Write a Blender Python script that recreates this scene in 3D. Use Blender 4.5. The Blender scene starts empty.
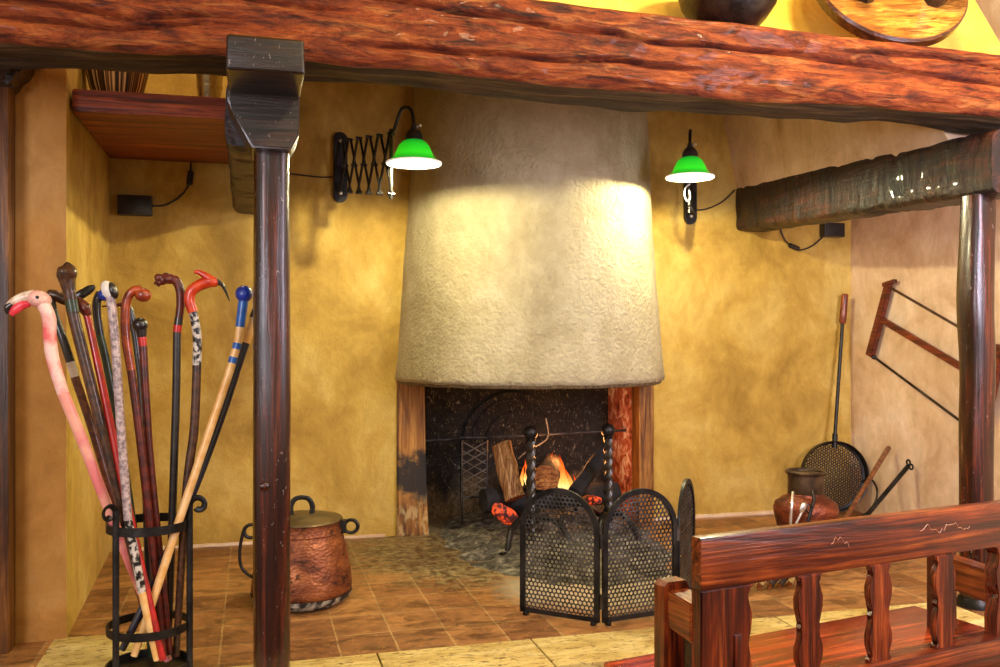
import bpy, bmesh, math, random
from mathutils import Vector, Matrix, noise
random.seed(7)
SC = bpy.context.scene
COL = SC.collection
R = math.radians
PI = math.pi
# ------------------------------------------------------------------ survey of the place
# (used only to read real positions off the photograph before building)
TH, FOC, YH, HC = R(15.3), 900.0, 339.0, 1.0
SN, CS = math.sin(TH), math.cos(TH)

def at(px, py, X=None, Y=None, z=None):
    a = (px - 500) / FOC; b = (YH - py) / FOC
    r = Vector((SN + a * CS, CS - a * SN, b))
    if X is not None: t = X / r.x
    elif Y is not None: t = Y / r.y
    else: t = (z - HC) / r.z
    return Vector((r.x * t, r.y * t, HC + r.z * t))

# ------------------------------------------------------------------ materials
class NT:
    def __init__(s, name):
        s.m = bpy.data.materials.new(name); s.m.use_nodes = True
        s.t = s.m.node_tree; s.t.nodes.clear()
        s.out = s.n('ShaderNodeOutputMaterial')
        s.b = s.n('ShaderNodeBsdfPrincipled')
        s.l(s.b.outputs[0], s.out.inputs[0])
        s.tc = s.n('ShaderNodeTexCoord')
    def n(s, kind, **kw):
        o = s.t.nodes.new(kind)
        for k, v in kw.items(): setattr(o, k, v)
        return o
    def l(s, a, b): s.t.links.new(a, b)
    def vec(s, scale=(1, 1, 1), loc=(0, 0, 0), rot=(0, 0, 0)):
        mp = s.n('ShaderNodeMapping')
        mp.inputs['Scale'].default_value = scale; mp.inputs['Location'].default_value = loc; mp.inputs['Rotation'].default_value = rot
        s.l(s.tc.outputs['Object'], mp.inputs[0]); return mp.outputs[0]
    def noise(s, v, scale=5, detail=6, rough=.6, dist=0):
        o = s.n('ShaderNodeTexNoise'); s.l(v, o.inputs['Vector'])
        o.inputs['Scale'].default_value = scale; o.inputs['Detail'].default_value = detail
        o.inputs['Roughness'].default_value = rough; o.inputs['Distortion'].default_value = dist
        return o.outputs['Fac']
    def voro(s, v, scale=5, feature='F1', out='Distance', rnd=1):
        o = s.n('ShaderNodeTexVoronoi', feature=feature); s.l(v, o.inputs['Vector'])
        o.inputs['Scale'].default_value = scale; o.inputs['Randomness'].default_value = rnd
        return o.outputs[out]
    def ramp(s, fac, stops, mode='LINEAR'):
        o = s.n('ShaderNodeValToRGB'); s.l(fac, o.inputs[0]); cr = o.color_ramp; cr.interpolation = mode
        while len(cr.elements) < len(stops): cr.elements.new(.5)
        for e, (p, c) in zip(cr.elements, stops):
            e.position = p
            e.color = (c, c, c, 1) if not isinstance(c, tuple) else (*c, 1)
        return o.outputs[0]
    def mix(s, fac, a, b, blend='MIX'):
        o = s.n('ShaderNodeMix', data_type='RGBA', blend_type=blend)
        for val, sock in ((fac, o.inputs[0]), (a, o.inputs[6]), (b, o.inputs[7])):
            if isinstance(val, (int, float)): sock.default_value = val
            elif isinstance(val, tuple): sock.default_value = (*val, 1)
            else: s.l(val, sock)
        return o.outputs[2]
    def math(s, op, a, b=None):
        o = s.n('ShaderNodeMath', operation=op)
        for val, sock in ((a, o.inputs[0]), (b, o.inputs[1])):
            if val is None: continue
            if isinstance(val, (int, float)): sock.default_value = val
            else: s.l(val, sock)
        return o.outputs[0]
    def bump(s, h, strength=.4, dist=.01, prev=None):
        o = s.n('ShaderNodeBump'); s.l(h, o.inputs['Height'])
        o.inputs['Strength'].default_value = strength; o.inputs['Distance'].default_value = dist
        if prev is not None: s.l(prev, o.inputs['Normal'])
        return o.outputs[0]
    def set(s, **kw):
        for k, v in kw.items():
            sock = s.b.inputs[k.replace('_', ' ')]
            if isinstance(v, (int, float)): sock.default_value = v
            elif isinstance(v, tuple): sock.default_value = (*v, 1) if len(v) == 3 else v
            else: s.l(v, sock)
        return s.m

def c8(r, g, b):
    f = lambda x: (x / 255 / 12.92) if x / 255 <= .04045 else ((x / 255 + .055) / 1.055) ** 2.4
    return (f(r), f(g), f(b))

def plaster(name, dark, mid, light, rough_scale=38, bstr=.35, blotch=2.2, speck=True, pebble=0):
    t = NT(name); v = t.vec()
    n1 = t.noise(v, blotch, 8, .62, .6)
    base = t.ramp(n1, [(.24, dark), (.5, mid), (.78, light)])
    n2 = t.noise(t.vec((1, 1, .6)), 11, 10, .72, .5)
    col = t.mix(t.ramp(n2, [(.42, .55), (.62, 0.0)]), base, t.mix(1.0, base, (.72, .68, .6), 'MULTIPLY'))
    n3 = t.noise(v, rough_scale, 6, .65)
    if speck:
        col = t.mix(t.ramp(t.noise(v, 70, 4, .8), [(.62, 0.0), (.72, .45)]), col, dark)
    h = t.bump(n3, bstr, .012)
    h = t.bump(n2, .25, .02, h)
    if pebble:
        pv = t.n('ShaderNodeVectorMath', operation='ADD'); t.l(v, pv.inputs[0])
        sc2 = t.n('ShaderNodeTexNoise'); t.l(v, sc2.inputs['Vector']); sc2.inputs['Scale'].default_value = 30
        m2 = t.n('ShaderNodeVectorMath', operation='SCALE'); m2.inputs['Scale'].default_value = .03; t.l(sc2.outputs['Color'], m2.inputs[0]); t.l(m2.outputs[0], pv.inputs[1])
        h = t.bump(t.ramp(t.voro(pv.outputs[0], pebble, 'SMOOTH_F1'), [(.15, 1.0), (.75, 0.0)]), .4, .009, h)
    return t.set(Base_Color=col, Roughness=.78, Normal=h, Specular_IOR_Level=.25)

def wood(name, dark, mid, light, axis='X', sc=1.0, rough=.35, coat=.3, bstr=.35, contrast=1.0, scratches=0.0):
    t = NT(name)
    k = {'X': (.7, 9, 9), 'Y': (9, .7, 9), 'Z': (9, 9, .7)}[axis]
    k2 = {'X': (1.2, 38, 38), 'Y': (38, 1.2, 38), 'Z': (38, 38, 1.2)}[axis]
    n1 = t.noise(t.vec(tuple(q * sc for q in k)), 1.6, 8, .62, 1.5)
    n2 = t.noise(t.vec(tuple(q * sc for q in k2)), 1.6, 6, .6, .8)
    n3 = t.noise(t.vec((sc, sc, sc)), 5, 6, .6)
    w = .11 * contrast
    c = t.ramp(n1, [(.5 - w, dark), (.5, mid), (.5 + 1.3 * w, light)])
    c = t.mix(t.ramp(n2, [(.40, .9), (.53, 0.0)]), c, t.mix(1.0, c, (.25, .17, .15), 'MULTIPLY'))
    c = t.mix(t.ramp(t.noise(t.vec(tuple(q * sc * 2.6 for q in k2)), 1.6, 4, .7), [(.40, .6), (.52, 0.0)]), c, t.mix(1.0, c, (.4, .32, .3), 'MULTIPLY'))
    c = t.mix(t.ramp(n3, [(.4, .5), (.6, 0.0)]), c, dark)
    if scratches:
        n4 = t.noise(t.vec((60, 60, 26), rot=(.4, .5, .2)), 2.0, 2, .5, 1.0)
        c = t.mix(t.ramp(n4, [(.70, 0.0), (.73, scratches)]), c, (.6, .5, .45))
    h = t.bump(n2, bstr, .006)
    h = t.bump(n1, bstr, .012, h)
    return t.set(Base_Color=c, Roughness=rough, Coat_Weight=coat, Coat_Roughness=.18, Normal=h)

def metal(name, col, rough=.45, metallic=.8, bscale=60, bstr=.25, col2=None, pscale=9):
    t = NT(name); v = t.vec()
    n = t.noise(v, pscale, 8, .65)
    c = t.ramp(n, [(.38, col), (.62, col2 or tuple(min(1, q * 1.8 + .01) for q in col))])
    h = t.bump(t.noise(v, bscale, 4, .6), bstr, .004)
    return t.set(Base_Color=c, Metallic=metallic, Roughness=t.ramp(n, [(.3, rough * .8), (.7, min(1, rough * 1.3))]), Normal=h)

def paint(name, col, rough=.35, col2=None, scale=30, lo=.4, hi=.6, coat=.2):
    t = NT(name); n = t.noise(t.vec(), scale, 5, .6)
    return t.set(Base_Color=t.ramp(n, [(lo, col), (hi, col2 or tuple(q * .75 for q in col))]), Roughness=rough, Coat_Weight=coat,
                 Normal=t.bump(n, .2, .004))

def glow(name, col, strength, col2=None, scale=10, base=(.02, .01, .01), lo=.45, hi=.62):
    t = NT(name); n = t.noise(t.vec(), scale, 5, .6, .5)
    e = t.ramp(n, [(lo, col2 or col), (hi, col)])
    return t.set(Base_Color=base, Emission_Color=e, Emission_Strength=strength, Roughness=.8)

MAT = {}
MAT['plaster_back'] = plaster('mustard_plaster', c8(138, 102, 38), c8(197, 162, 76), c8(224, 198, 116), bstr=.5)
MAT['plaster_pier'] = plaster('ochre_plaster', c8(158, 104, 46), c8(190, 138, 70), c8(206, 162, 100), bstr=.25)
MAT['plaster_right'] = plaster('daylit_ochre_plaster', c8(186, 146, 108), c8(220, 190, 156), c8(234, 214, 192), bstr=.3, blotch=3)  # same wall plaster; cool daylight on the right put into the colour
MAT['plaster_hood'] = plaster('rough_cream_plaster', c8(146, 132, 98), c8(184, 172, 138), c8(204, 194, 162), rough_scale=75, bstr=.8, pebble=52, blotch=1.6, speck=False)
MAT['plaster_upper'] = plaster('lit_mustard_plaster', c8(206, 160, 50), c8(232, 196, 84), c8(244, 216, 110), bstr=.2, speck=False)  # mustard plaster again, with the strong light on the hood front painted in
MAT['ceiling'] = plaster('ceiling_plaster', c8(170, 140, 80), c8(200, 170, 110), c8(215, 190, 130), bstr=.2)

def mk_tiles():
    t = NT('terracotta_tiles')
    mp = t.vec(loc=(.1, -2.862, 0))
    dist = t.noise(t.vec(), 14, 3, .5)
    b = t.n('ShaderNodeTexBrick'); b.offset = 0; b.squash = 1
    dv = t.n('ShaderNodeVectorMath', operation='SCALE'); dv.inputs['Scale'].default_value = 0.008
    cc = t.n('ShaderNodeCombineXYZ'); t.l(dist, cc.inputs[0]); t.l(dist, cc.inputs[1]); t.l(cc.outputs[0], dv.inputs[0])
    ad = t.n('ShaderNodeVectorMath', operation='ADD'); t.l(mp, ad.inputs[0]); t.l(dv.outputs[0], ad.inputs[1])
    t.l(ad.outputs[0], b.inputs['Vector'])
    b.inputs['Scale'].default_value = 1; b.inputs['Brick Width'].default_value = .185; b.inputs['Row Height'].default_value = .207
    b.inputs['Mortar Size'].default_value = .0035; b.inputs['Mortar Smooth'].default_value = .3; b.inputs['Bias'].default_value = 0
    b.inputs['Color1'].default_value = (*c8(126, 80, 40), 1); b.inputs['Color2'].default_value = (*c8(178, 126, 70), 1)
    b.inputs['Mortar'].default_value = (*c8(172, 140, 90), 1)
    n = t.noise(t.vec((1, 2.2, 1)), 7, 10, .7, .8)
    col = t.mix(t.ramp(n, [(.40, .9), (.53, 0.0)]), b.outputs['Color'], t.mix(1.0, b.outputs['Color'], (.42, .40, .36), 'MULTIPLY'))
    n2 = t.noise(t.vec(), 26, 6, .7)
    col = t.mix(t.ramp(n2, [(.52, 0.0), (.7, .55)]), col, c8(196, 140, 74))
    # soot and ash trodden out in front of the fire mouth
    sx = t.n('ShaderNodeSeparateXYZ'); t.l(t.tc.outputs['Object'], sx.inputs[0])
    dx = t.math('DIVIDE', t.math('SUBTRACT', sx.outputs[0], 1.05), .75)
    dy = t.math('DIVIDE', t.math('SUBTRACT', sx.outputs[1], 4.2), .80)
    rr = t.math('ADD', t.math('MULTIPLY', dx, dx), t.math('MULTIPLY', dy, dy))
    rr = t.math('ADD', rr, t.math('MULTIPLY', t.math('SUBTRACT', n, .5), 1.6))
    col = t.mix(t.ramp(rr, [(.45, .7), (1.15, 0.0)]), col, t.mix(t.ramp(n2, [(.4, 0.0), (.6, 1.0)]), t.mix(1.0, b.outputs['Color'], c8(96, 112, 92), 'MULTIPLY'), c8(150, 142, 100)))
    ax_ = t.math('DIVIDE', t.math('SUBTRACT', sx.outputs[0], 1.36), .46)
    ay_ = t.math('DIVIDE', t.math('SUBTRACT', sx.outputs[1], 3.40), .36)
    ra = t.math('ADD', t.math('ADD', t.math('MULTIPLY', ax_, ax_), t.math('MULTIPLY', ay_, ay_)), t.math('MULTIPLY', t.math('SUBTRACT', n2, .5), 1.4))
    col = t.mix(t.ramp(ra, [(.5, .8), (1.15, 0.0)]), col, t.mix(n2, c8(120, 112, 90), c8(206, 198, 172)))
    col = t.mix(t.ramp(t.noise(t.vec((1, 1, 1)), 3.2, 8, .7, .5), [(.36, .7), (.5, 0.0)]), col, t.mix(1.0, col, (.5, .42, .34), 'MULTIPLY'))
    h = t.bump(b.outputs['Fac'], -.5, .006); h = t.bump(n, .35, .008, h); h = t.bump(n2, .25, .004, h)
    return t.set(Base_Color=col, Roughness=t.ramp(n, [(.3, .38), (.7, .62)]), Normal=h)
MAT['tiles'] = mk_tiles()

def mk_travertine():
    t = NT('pitted_travertine')
    n = t.noise(t.vec((1, 3.2, 1)), 4, 8, .65, .8); n2 = t.noise(t.vec((9, 26, 9)), 3.2, 5, .7, .6)
    col = t.ramp(n, [(.3, c8(168, 136, 66)), (.5, c8(206, 182, 110)), (.7, c8(228, 210, 150))])
    col = t.mix(t.ramp(n2, [(.38, .9), (.46, 0.0)]), col, c8(110, 80, 38))
    h = t.bump(n2, .5, .008)
    return t.set(Base_Color=col, Roughness=.5, Normal=h)
MAT['travertine'] = mk_travertine()
MAT['lowfloor'] = plaster('worn_floor', c8(90, 50, 26), c8(130, 80, 44), c8(150, 100, 60))

def mk_beam():
    t = NT('varnished_hewn_oak')
    n1 = t.noise(t.vec((1.2, 5, 5)), 2.2, 10, .66, 2.6)
    n2 = t.noise(t.vec((1.8, 26, 26), rot=(0, .06, 0)), 1.6, 6, .65, 1.4)
    n3 = t.noise(t.vec((2.2, 3, 5), rot=(0, .7, 0)), 3.0, 8, .7, .8)
    n4 = t.noise(t.vec((3.2, 3, 20), rot=(0, .95, 0)), 1.7, 5, .6, .9)
    c = t.ramp(n1, [(.33, c8(52, 16, 6)), (.42, c8(120, 45, 13)), (.53, c8(162, 72, 22)), (.7, c8(196, 110, 46))])
    c = t.mix(t.ramp(n2, [(.36, .7), (.46, 0.0)]), c, c8(40, 13, 5))
    c = t.mix(t.ramp(n4, [(.40, .55), (.50, 0.0)]), c, t.mix(1.0, c, (.5, .4, .34), 'MULTIPLY'))
    c = t.mix(t.ramp(n4, [(.56, 0.0), (.66, .4)]), c, c8(222, 146, 74))
    c = t.mix(t.ramp(n3, [(.36, .75), (.47, 0.0)]), c, t.mix(1.0, c, (.4, .32, .28), 'MULTIPLY'))
    h = t.bump(n2, .8, .010); h = t.bump(n3, .8, .03, h); h = t.bump(n4, .9, .03, h); h = t.bump(t.noise(t.vec((6, 12, 12)), 6, 8, .75, .5), .8, .012, h)
    return t.set(Base_Color=c, Roughness=t.ramp(n3, [(.35, .7), (.65, .45)]), Coat_Weight=.06, Specular_IOR_Level=.35, Normal=h)
MAT['beam'] = mk_beam()
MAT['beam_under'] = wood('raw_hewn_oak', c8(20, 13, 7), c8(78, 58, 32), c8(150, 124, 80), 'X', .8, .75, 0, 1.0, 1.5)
def mk_adzed():
    t = NT('dark_adzed_oak')
    n1 = t.noise(t.vec((6, .8, 6)), 2.0, 8, .65, 1.5)
    n2 = t.noise(t.vec((2.5, 20, 5), rot=(.25, 0, 0)), 1.5, 6, .65, .8)
    n3 = t.noise(t.vec((9, 1.2, 26)), 1.8, 6, .6, 1.0)
    c = t.ramp(n1, [(.36, c8(12, 5, 3)), (.5, c8(42, 16, 8)), (.66, c8(86, 36, 16))])
    c = t.mix(t.ramp(n2, [(.40, .9), (.5, 0.0)]), c, c8(12, 6, 4))
    c = t.mix(t.ramp(n2, [(.62, 0.0), (.70, .4)]), c, c8(134, 84, 50))
    c = t.mix(t.ramp(n3, [(.38, .8), (.5, 0.0)]), c, c8(14, 6, 4))
    h = t.bump(n2, 1.0, .02); h = t.bump(n3, .6, .01, h)
    return t.set(Base_Color=c, Roughness=.5, Coat_Weight=.15, Normal=h)
MAT['beam_depth'] = mk_adzed()
MAT['bolster'] = wood('dark_varnished_oak', c8(10, 5, 3), c8(38, 18, 9), c8(66, 36, 19), 'X', 1.4, .3, .4, .4, 1.0, .3)
MAT['post'] = wood('polished_post_wood', c8(18, 6, 4), c8(70, 24, 13), c8(132, 58, 28), 'Z', .9, .26, .35, .35, 1.5, .35)
MAT['casing'] = wood('brown_oak', c8(58, 30, 10), c8(110, 66, 26), c8(140, 90, 40), 'Z', 1.0, .4, .2, .4)
MAT['shelf'] = wood('red_brown_board', c8(110, 40, 18), c8(176, 82, 40), c8(204, 112, 62), 'X', 1.0, .45, .1, .4)
MAT['bench'] = wood('bench_wood', c8(50, 14, 6), c8(122, 46, 15), c8(176, 86, 32), 'X', 1.1, .3, .35, .3, 1.1, 0)
MAT['bench_z'] = wood('bench_wood_upright', c8(50, 14, 6), c8(122, 44, 15), c8(172, 82, 32), 'Z', 1.3, .3, .35, .3, 1.1, 0)
MAT['bench_y'] = wood('bench_wood_arm', c8(96, 36, 12), c8(160, 76, 28), c8(196, 112, 50), 'Y', 1.3, .3, .4, .3, 1.0)
MAT['seat'] = wood('red_bench_seat', c8(140, 40, 14), c8(194, 74, 28), c8(212, 104, 46), 'X', .8, .25, .6, .2)
MAT['stool'] = wood('golden_stool_wood', c8(120, 66, 16), c8(196, 130, 44), c8(224, 172, 80), 'X', .9, .32, .4, .3, 1.2)
MAT['stool_edge'] = wood('dark_stool_edge', c8(60, 26, 8), c8(100, 54, 18), c8(130, 80, 34), 'X', 1, .35, .3, .3)
MAT['jamb'] = None
MAT['log'] = wood('split_log', c8(140, 92, 46), c8(212, 164, 104), c8(238, 204, 150), 'Z', 1.2, .8, 0, .6, 1.1)
MAT['log_cut'] = wood('log_cut_face', c8(130, 70, 24), c8(190, 120, 50), c8(214, 150, 76), 'X', 2, .8, 0, .4)
MAT['bark'] = wood('bark', c8(22, 14, 8), c8(58, 38, 22), c8(90, 66, 42), 'Y', 1.6, .9, 0, .9)
MAT['kindling'] = wood('pale_kindling', c8(90, 66, 30), c8(170, 136, 76), c8(206, 180, 120), 'X', 1.6, .8, 0, .6)
MAT['char'] = metal('charred_wood', (.004, .0035, .003), .9, 0, 40, .9, (.022, .02, .018), 16)
MAT['iron'] = metal('black_iron', (.014, .013, .012), .38, .75, 70, .3, (.04, .037, .034))
MAT['iron_worn'] = metal('worn_iron', (.03, .028, .026), .35, .85, 60, .4, (.12, .11, .10))
MAT['mesh'] = metal('screen_mesh_metal', (.035, .034, .036), .34, .9, 90, .2, (.13, .13, .14), 14)
MAT['pan_iron'] = metal('sooty_pan_iron', (.004, .003, .003), .75, 0, 90, .6, (.014, .010, .009), 30)
MAT['pale_iron'] = metal('ashy_iron', (.10, .09, .075), .6, .4, 60, .4, (.26, .24, .2))
MAT['steel'] = metal('bright_steel', (.5, .47, .4), .3, .9, 60, .2, (.75, .72, .66))
MAT['pewter'] = metal('pewter', (.36, .28, .16), .28, .9, 30, .2, (.55, .46, .3))
MAT['brass'] = metal('brass', (.5, .33, .1), .3, .9, 40, .2)
MAT['black'] = paint('black_plastic', (.012, .011, .010), .35, (.02, .018, .016))
MAT['cable'] = paint('black_cable', (.015, .012, .010), .5, (.02, .02, .02))
MAT['darkpot'] = metal('dark_pot', (.008, .006, .005), .28, .2, 24, .5, (.028, .018, .012), 14)

def mk_copper(name, a, b, dark, dz0, dz1, hammer=70):
    t = NT(name); v = t.vec()
    n = t.noise(t.vec((1, 1, 1.8)), 7, 9, .68, .5)
    c = t.ramp(n, [(.34, dark), (.47, a), (.7, b)])
    n2 = t.noise(v, 24, 6, .7)
    c = t.mix(t.ramp(n2, [(.58, 0.0), (.66, .85)]), c, dark)
    h = t.bump(t.voro(t.vec((1, 1, 1.3)), hammer), .4, .005); h = t.bump(n2, .4, .006, h)
    return t.set(Base_Color=c, Metallic=.55, Roughness=t.ramp(n, [(.3, .6), (.7, .34)]), Normal=h)
MAT['copper'] = mk_copper('hammered_copper', c8(120, 64, 34), c8(176, 108, 60), c8(40, 22, 13), 0, 1)
MAT['copper_jug'] = mk_copper('brown_copper', c8(100, 44, 22), c8(156, 80, 46), c8(36, 16, 10), 0, 1, 90)
MAT['lid'] = metal('tarnished_lid', c8(60, 50, 30), .42, .6, 30, .3, c8(110, 90, 54), 9)
MAT['jug_collar'] = metal('dark_collar', c8(44, 34, 26), .4, .6, 30, .3, c8(92, 72, 50), 12)
MAT['limescale'] = paint('ashy_bottom', c8(34, 30, 25), .9, c8(176, 168, 146), 22, .46, .6, 0)

def mk_jamb():
    t = NT('sooty_jamb_timber')
    n1 = t.noise(t.vec((10, 10, .9)), 1.8, 8, .6, 1.2)
    c = t.ramp(n1, [(.36, c8(80, 46, 16)), (.5, c8(150, 98, 38)), (.66, c8(192, 140, 62))])
    # burn mark low on the timber
    s = t.n('ShaderNodeSeparateXYZ'); t.l(t.tc.outputs['Object'], s.inputs[0])
    n = t.noise(t.vec(), 8, 8, .7)
    d = t.math('ABSOLUTE', t.math('SUBTRACT', s.outputs[2], .30))
    d = t.math('ADD', d, t.math('MULTIPLY', t.math('SUBTRACT', n, .5), .45))
    c = t.mix(t.ramp(d, [(.07, .97), (.15, 0.0)]), c, (.008, .007, .006))
    n2 = t.noise(t.vec((1, 1, .5)), 26, 5, .6)
    low = t.math('MULTIPLY', t.ramp(s.outputs[2], [(.12, 1.0), (.22, 0.0)]), t.ramp(n2, [(.5, 0.0), (.58, .8)]))
    c = t.mix(t.math('MULTIPLY', low, .6), c, c8(216, 190, 130))
    return t.set(Base_Color=c, Roughness=.7, Normal=t.bump(n1, .4, .01))
MAT['jamb'] = mk_jamb()

MAT['jamb_plain'] = wood('tan_jamb_timber', c8(100, 60, 18), c8(164, 110, 42), c8(198, 148, 68), 'Z', 1.2, .7, 0, .5)
def mk_soot():
    t = NT('sooty_masonry'); v = t.vec()
    n = t.noise(t.vec((1, 1, 1.5)), 9, 10, .72, 1.0); n2 = t.noise(t.vec((2, 2, 1), rot=(0, .6, 0)), 16, 8, .75, 2.5)
    c = t.ramp(n, [(.38, (.006, .005, .004)), (.6, (.022, .019, .014)), (.78, (.06, .045, .025))])
    c = t.mix(t.ramp(n2, [(.57, 0.0), (.64, .8)]), c, c8(150, 140, 112))
    s = t.n('ShaderNodeSeparateXYZ'); t.l(t.tc.outputs['Object'], s.inputs[0])
    n3 = t.noise(v, 6, 6, .6)
    low = t.ramp(t.math('ADD', s.outputs[2], t.math('MULTIPLY', t.math('SUBTRACT', n3, .5), .7)), [(.05, .85), (.26, 0.0)])
    c = t.mix(low, c, t.ramp(n2, [(.35, c8(70, 58, 38)), (.6, c8(150, 128, 88))]))
    return t.set(Base_Color=c, Roughness=.9, Normal=t.bump(n2, .8, .02))
MAT['soot'] = mk_soot()

def mk_cheek():
    t = NT('burnt_brick_cheek'); v = t.vec()
    n = t.noise(v, 14, 8, .7, .6)
    c = t.ramp(n, [(.32, c8(40, 14, 10)), (.42, c8(140, 62, 36)), (.52, c8(186, 104, 70)), (.62, c8(230, 206, 186))])
    return t.set(Base_Color=c, Roughness=.8, Normal=t.bump(n, .6, .015))
MAT['cheek'] = mk_cheek()
def mk_ash():
    t = NT('wood_ash'); v = t.vec()
    n = t.noise(v, 18, 10, .75, .4)
    c = t.ramp(n, [(.36, c8(26, 24, 18)), (.5, c8(92, 86, 68)), (.68, c8(180, 172, 148))])
    return t.set(Base_Color=c, Roughness=.95, Normal=t.bump(n, .9, .02))
MAT['ash'] = mk_ash()
MAT['ember'] = glow('glowing_ember', (1.0, .085, .012), 1.6, (.02, .001, .0005), 34, lo=.45, hi=.66)

def mk_flame():
    t = NT('flame')
    s = t.n('ShaderNodeSeparateXYZ'); t.l(t.tc.outputs['Generated'], s.inputs[0])
    n = t.noise(t.vec((3, 3, 1)), 12, 3, .5)
    f = t.math('ADD', s.outputs[2], t.math('MULTIPLY', t.math('SUBTRACT', n, .5), .35))
    col = t.ramp(f, [(.05, (1, .72, .28)), (.35, (1, .42, .08)), (.7, (1, .14, .015)), (1, (.6, .03, .0))])
    em = t.n('ShaderNodeEmission'); t.l(col, em.inputs[0]); em.inputs[1].default_value = 1.7
    tr = t.n('ShaderNodeBsdfTransparent'); lw = t.n('ShaderNodeLayerWeight'); lw.inputs[0].default_value = .35
    fac = t.math('ADD', t.math('MULTIPLY', lw.outputs['Facing'], .75), t.math('MULTIPLY', f, .35))
    mx = t.n('ShaderNodeMixShader'); t.l(fac, mx.inputs[0]); t.l(em.outputs[0], mx.inputs[1]); t.l(tr.outputs[0], mx.inputs[2])
    t.l(mx.outputs[0], t.out.inputs[0]); return t.m
MAT['flame'] = mk_flame()

def mk_shade():
    t = NT('lit_green_glass'); s = t.n('ShaderNodeSeparateXYZ'); t.l(t.tc.outputs['Generated'], s.inputs[0])
    e = t.ramp(s.outputs[2], [(.0, (.005, .30, .008)), (.35, (.04, .80, .012)), (.75, (.012, .55, .012)), (1, (.004, .22, .02))])
    return t.set(Base_Color=(.01, .45, .03), Emission_Color=e, Emission_Strength=.75, Roughness=.12, Coat_Weight=.5)
MAT['shade'] = mk_shade()
MAT['shade_in'] = glow('lit_white_glass', (1, .92, .74), .45, None, base=(.8, .78, .7))
MAT['bulb'] = glow('bulb', (1, .9, .66), 7.0)

P_ = lambda n, a, b=None, **k: paint(n, c8(*a), col2=c8(*b) if b else None, **k)
MAT['pink'] = P_('pink_lacquer', (238, 108, 106), (252, 214, 200), scale=13)
MAT['pale_pink'] = P_('pale_pink_lacquer', (244, 176, 152), (232, 130, 130), scale=10)
MAT['flamingo_head'] = P_('flamingo_head_paint', (240, 206, 186), (222, 158, 146), scale=30)
MAT['beak_white'] = P_('ivory_paint', (238, 226, 206), (206, 176, 150), scale=40)
MAT['beak_red'] = P_('coral_paint', (234, 70, 84), (210, 40, 56))
MAT['dark_stick'] = P_('dark_stained_stick', (44, 26, 16), (84, 52, 30), scale=50)
MAT['brown_stick'] = P_('brown_stick', (84, 44, 22), (130, 78, 44), scale=50)
MAT['redbrown_stick'] = P_('red_brown_stick', (104, 34, 20), (64, 22, 16), scale=40)
MAT['orange_stick'] = P_('orange_lacquer_stick', (176, 72, 20), (118, 38, 14), scale=24, coat=.6)
MAT['orange'] = P_('orange_bird_paint', (214, 70, 22), (178, 40, 14), scale=30, coat=.5)
MAT['red'] = P_('red_lacquer', (186, 28, 20), (140, 20, 16), scale=20, coat=.5)
MAT['red_band'] = P_('red_band_paint', (200, 34, 22))
MAT['green'] = P_('dark_green_lacquer', (26, 44, 26), (48, 66, 34), scale=30)
MAT['black_stick'] = P_('black_lacquer_stick', (16, 14, 14), (36, 32, 30), scale=40, coat=.5)
MAT['navy_stick'] = P_('navy_lacquer_stick', (16, 18, 40), (30, 30, 46), scale=30, coat=.5)
MAT['silver'] = P_('silver_bark_stick', (196, 176, 172), (120, 104, 108), scale=80)
MAT['mottled'] = P_('black_white_mottled', (18, 16, 16), (206, 198, 184), scale=55, lo=.47, hi=.55)
MAT['natural'] = P_('natural_ash_stick', (222, 168, 92), (236, 196, 132), scale=20)
MAT['blue'] = P_('blue_paint', (24, 62, 176), (18, 46, 140), scale=20, coat=.5)
MAT['light_blue'] = P_('mid_blue_paint', (34, 100, 184), (26, 80, 160))
MAT['white'] = P_('white_paint', (236, 232, 222), (214, 208, 196))
MAT['sawwood'] = wood('saw_red_wood', c8(70, 18, 12), c8(122, 42, 26), c8(156, 66, 36), 'Y', 2, .35, .3, .3)
MAT['grip'] = wood('grip_wood', c8(100, 34, 14), c8(150, 66, 28), c8(170, 86, 40), 'Z', 2, .4, .3, .3)
def mk_stripe():
    t = NT('striped_straw'); s = t.n('ShaderNodeSeparateXYZ'); t.l(t.tc.outputs['Object'], s.inputs[0])
    ang = t.math('ARCTAN2', s.outputs[1], s.outputs[0])
    n = t.n('ShaderNodeTexNoise', noise_dimensions='1D'); t.l(ang, n.inputs['W']); n.inputs['Scale'].default_value = 8; n.inputs['Detail'].default_value = 1
    c = t.ramp(n.outputs['Fac'], [(.44, (.012, .008, .006)), (.5, c8(84, 50, 30)), (.6, c8(206, 172, 122))])
    return t.set(Base_Color=c, Roughness=.4)
MAT['stripe'] = mk_stripe()
MAT['scratch'] = P_('scratched_bare_wood', (206, 150, 110), (170, 110, 76))

# ------------------------------------------------------------------ mesh helpers
def B(): return bmesh.new()

def box(bm, x0, x1, y0, y1, z0, z1, bev=0.0, seg=2, M=None):
    r = bmesh.ops.create_cube(bm, size=1.0)
    vs = r['verts']
    for v in vs:
        v.co = Vector(((x0 + x1) / 2 + v.co.x * (x1 - x0), (y0 + y1) / 2 + v.co.y * (y1 - y0), (z0 + z1) / 2 + v.co.z * (z1 - z0)))
    if bev:
        es = list({e for v in vs for e in v.link_edges})
        o = bmesh.ops.bevel(bm, geom=es, offset=bev, segments=seg, affect='EDGES', profile=.6)
        vs = list({v for f in o['faces'] for v in f.verts} | {v for v in vs if v.is_valid})
    if M is not None:
        for v in vs: v.co = M @ v.co
    return bm

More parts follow.
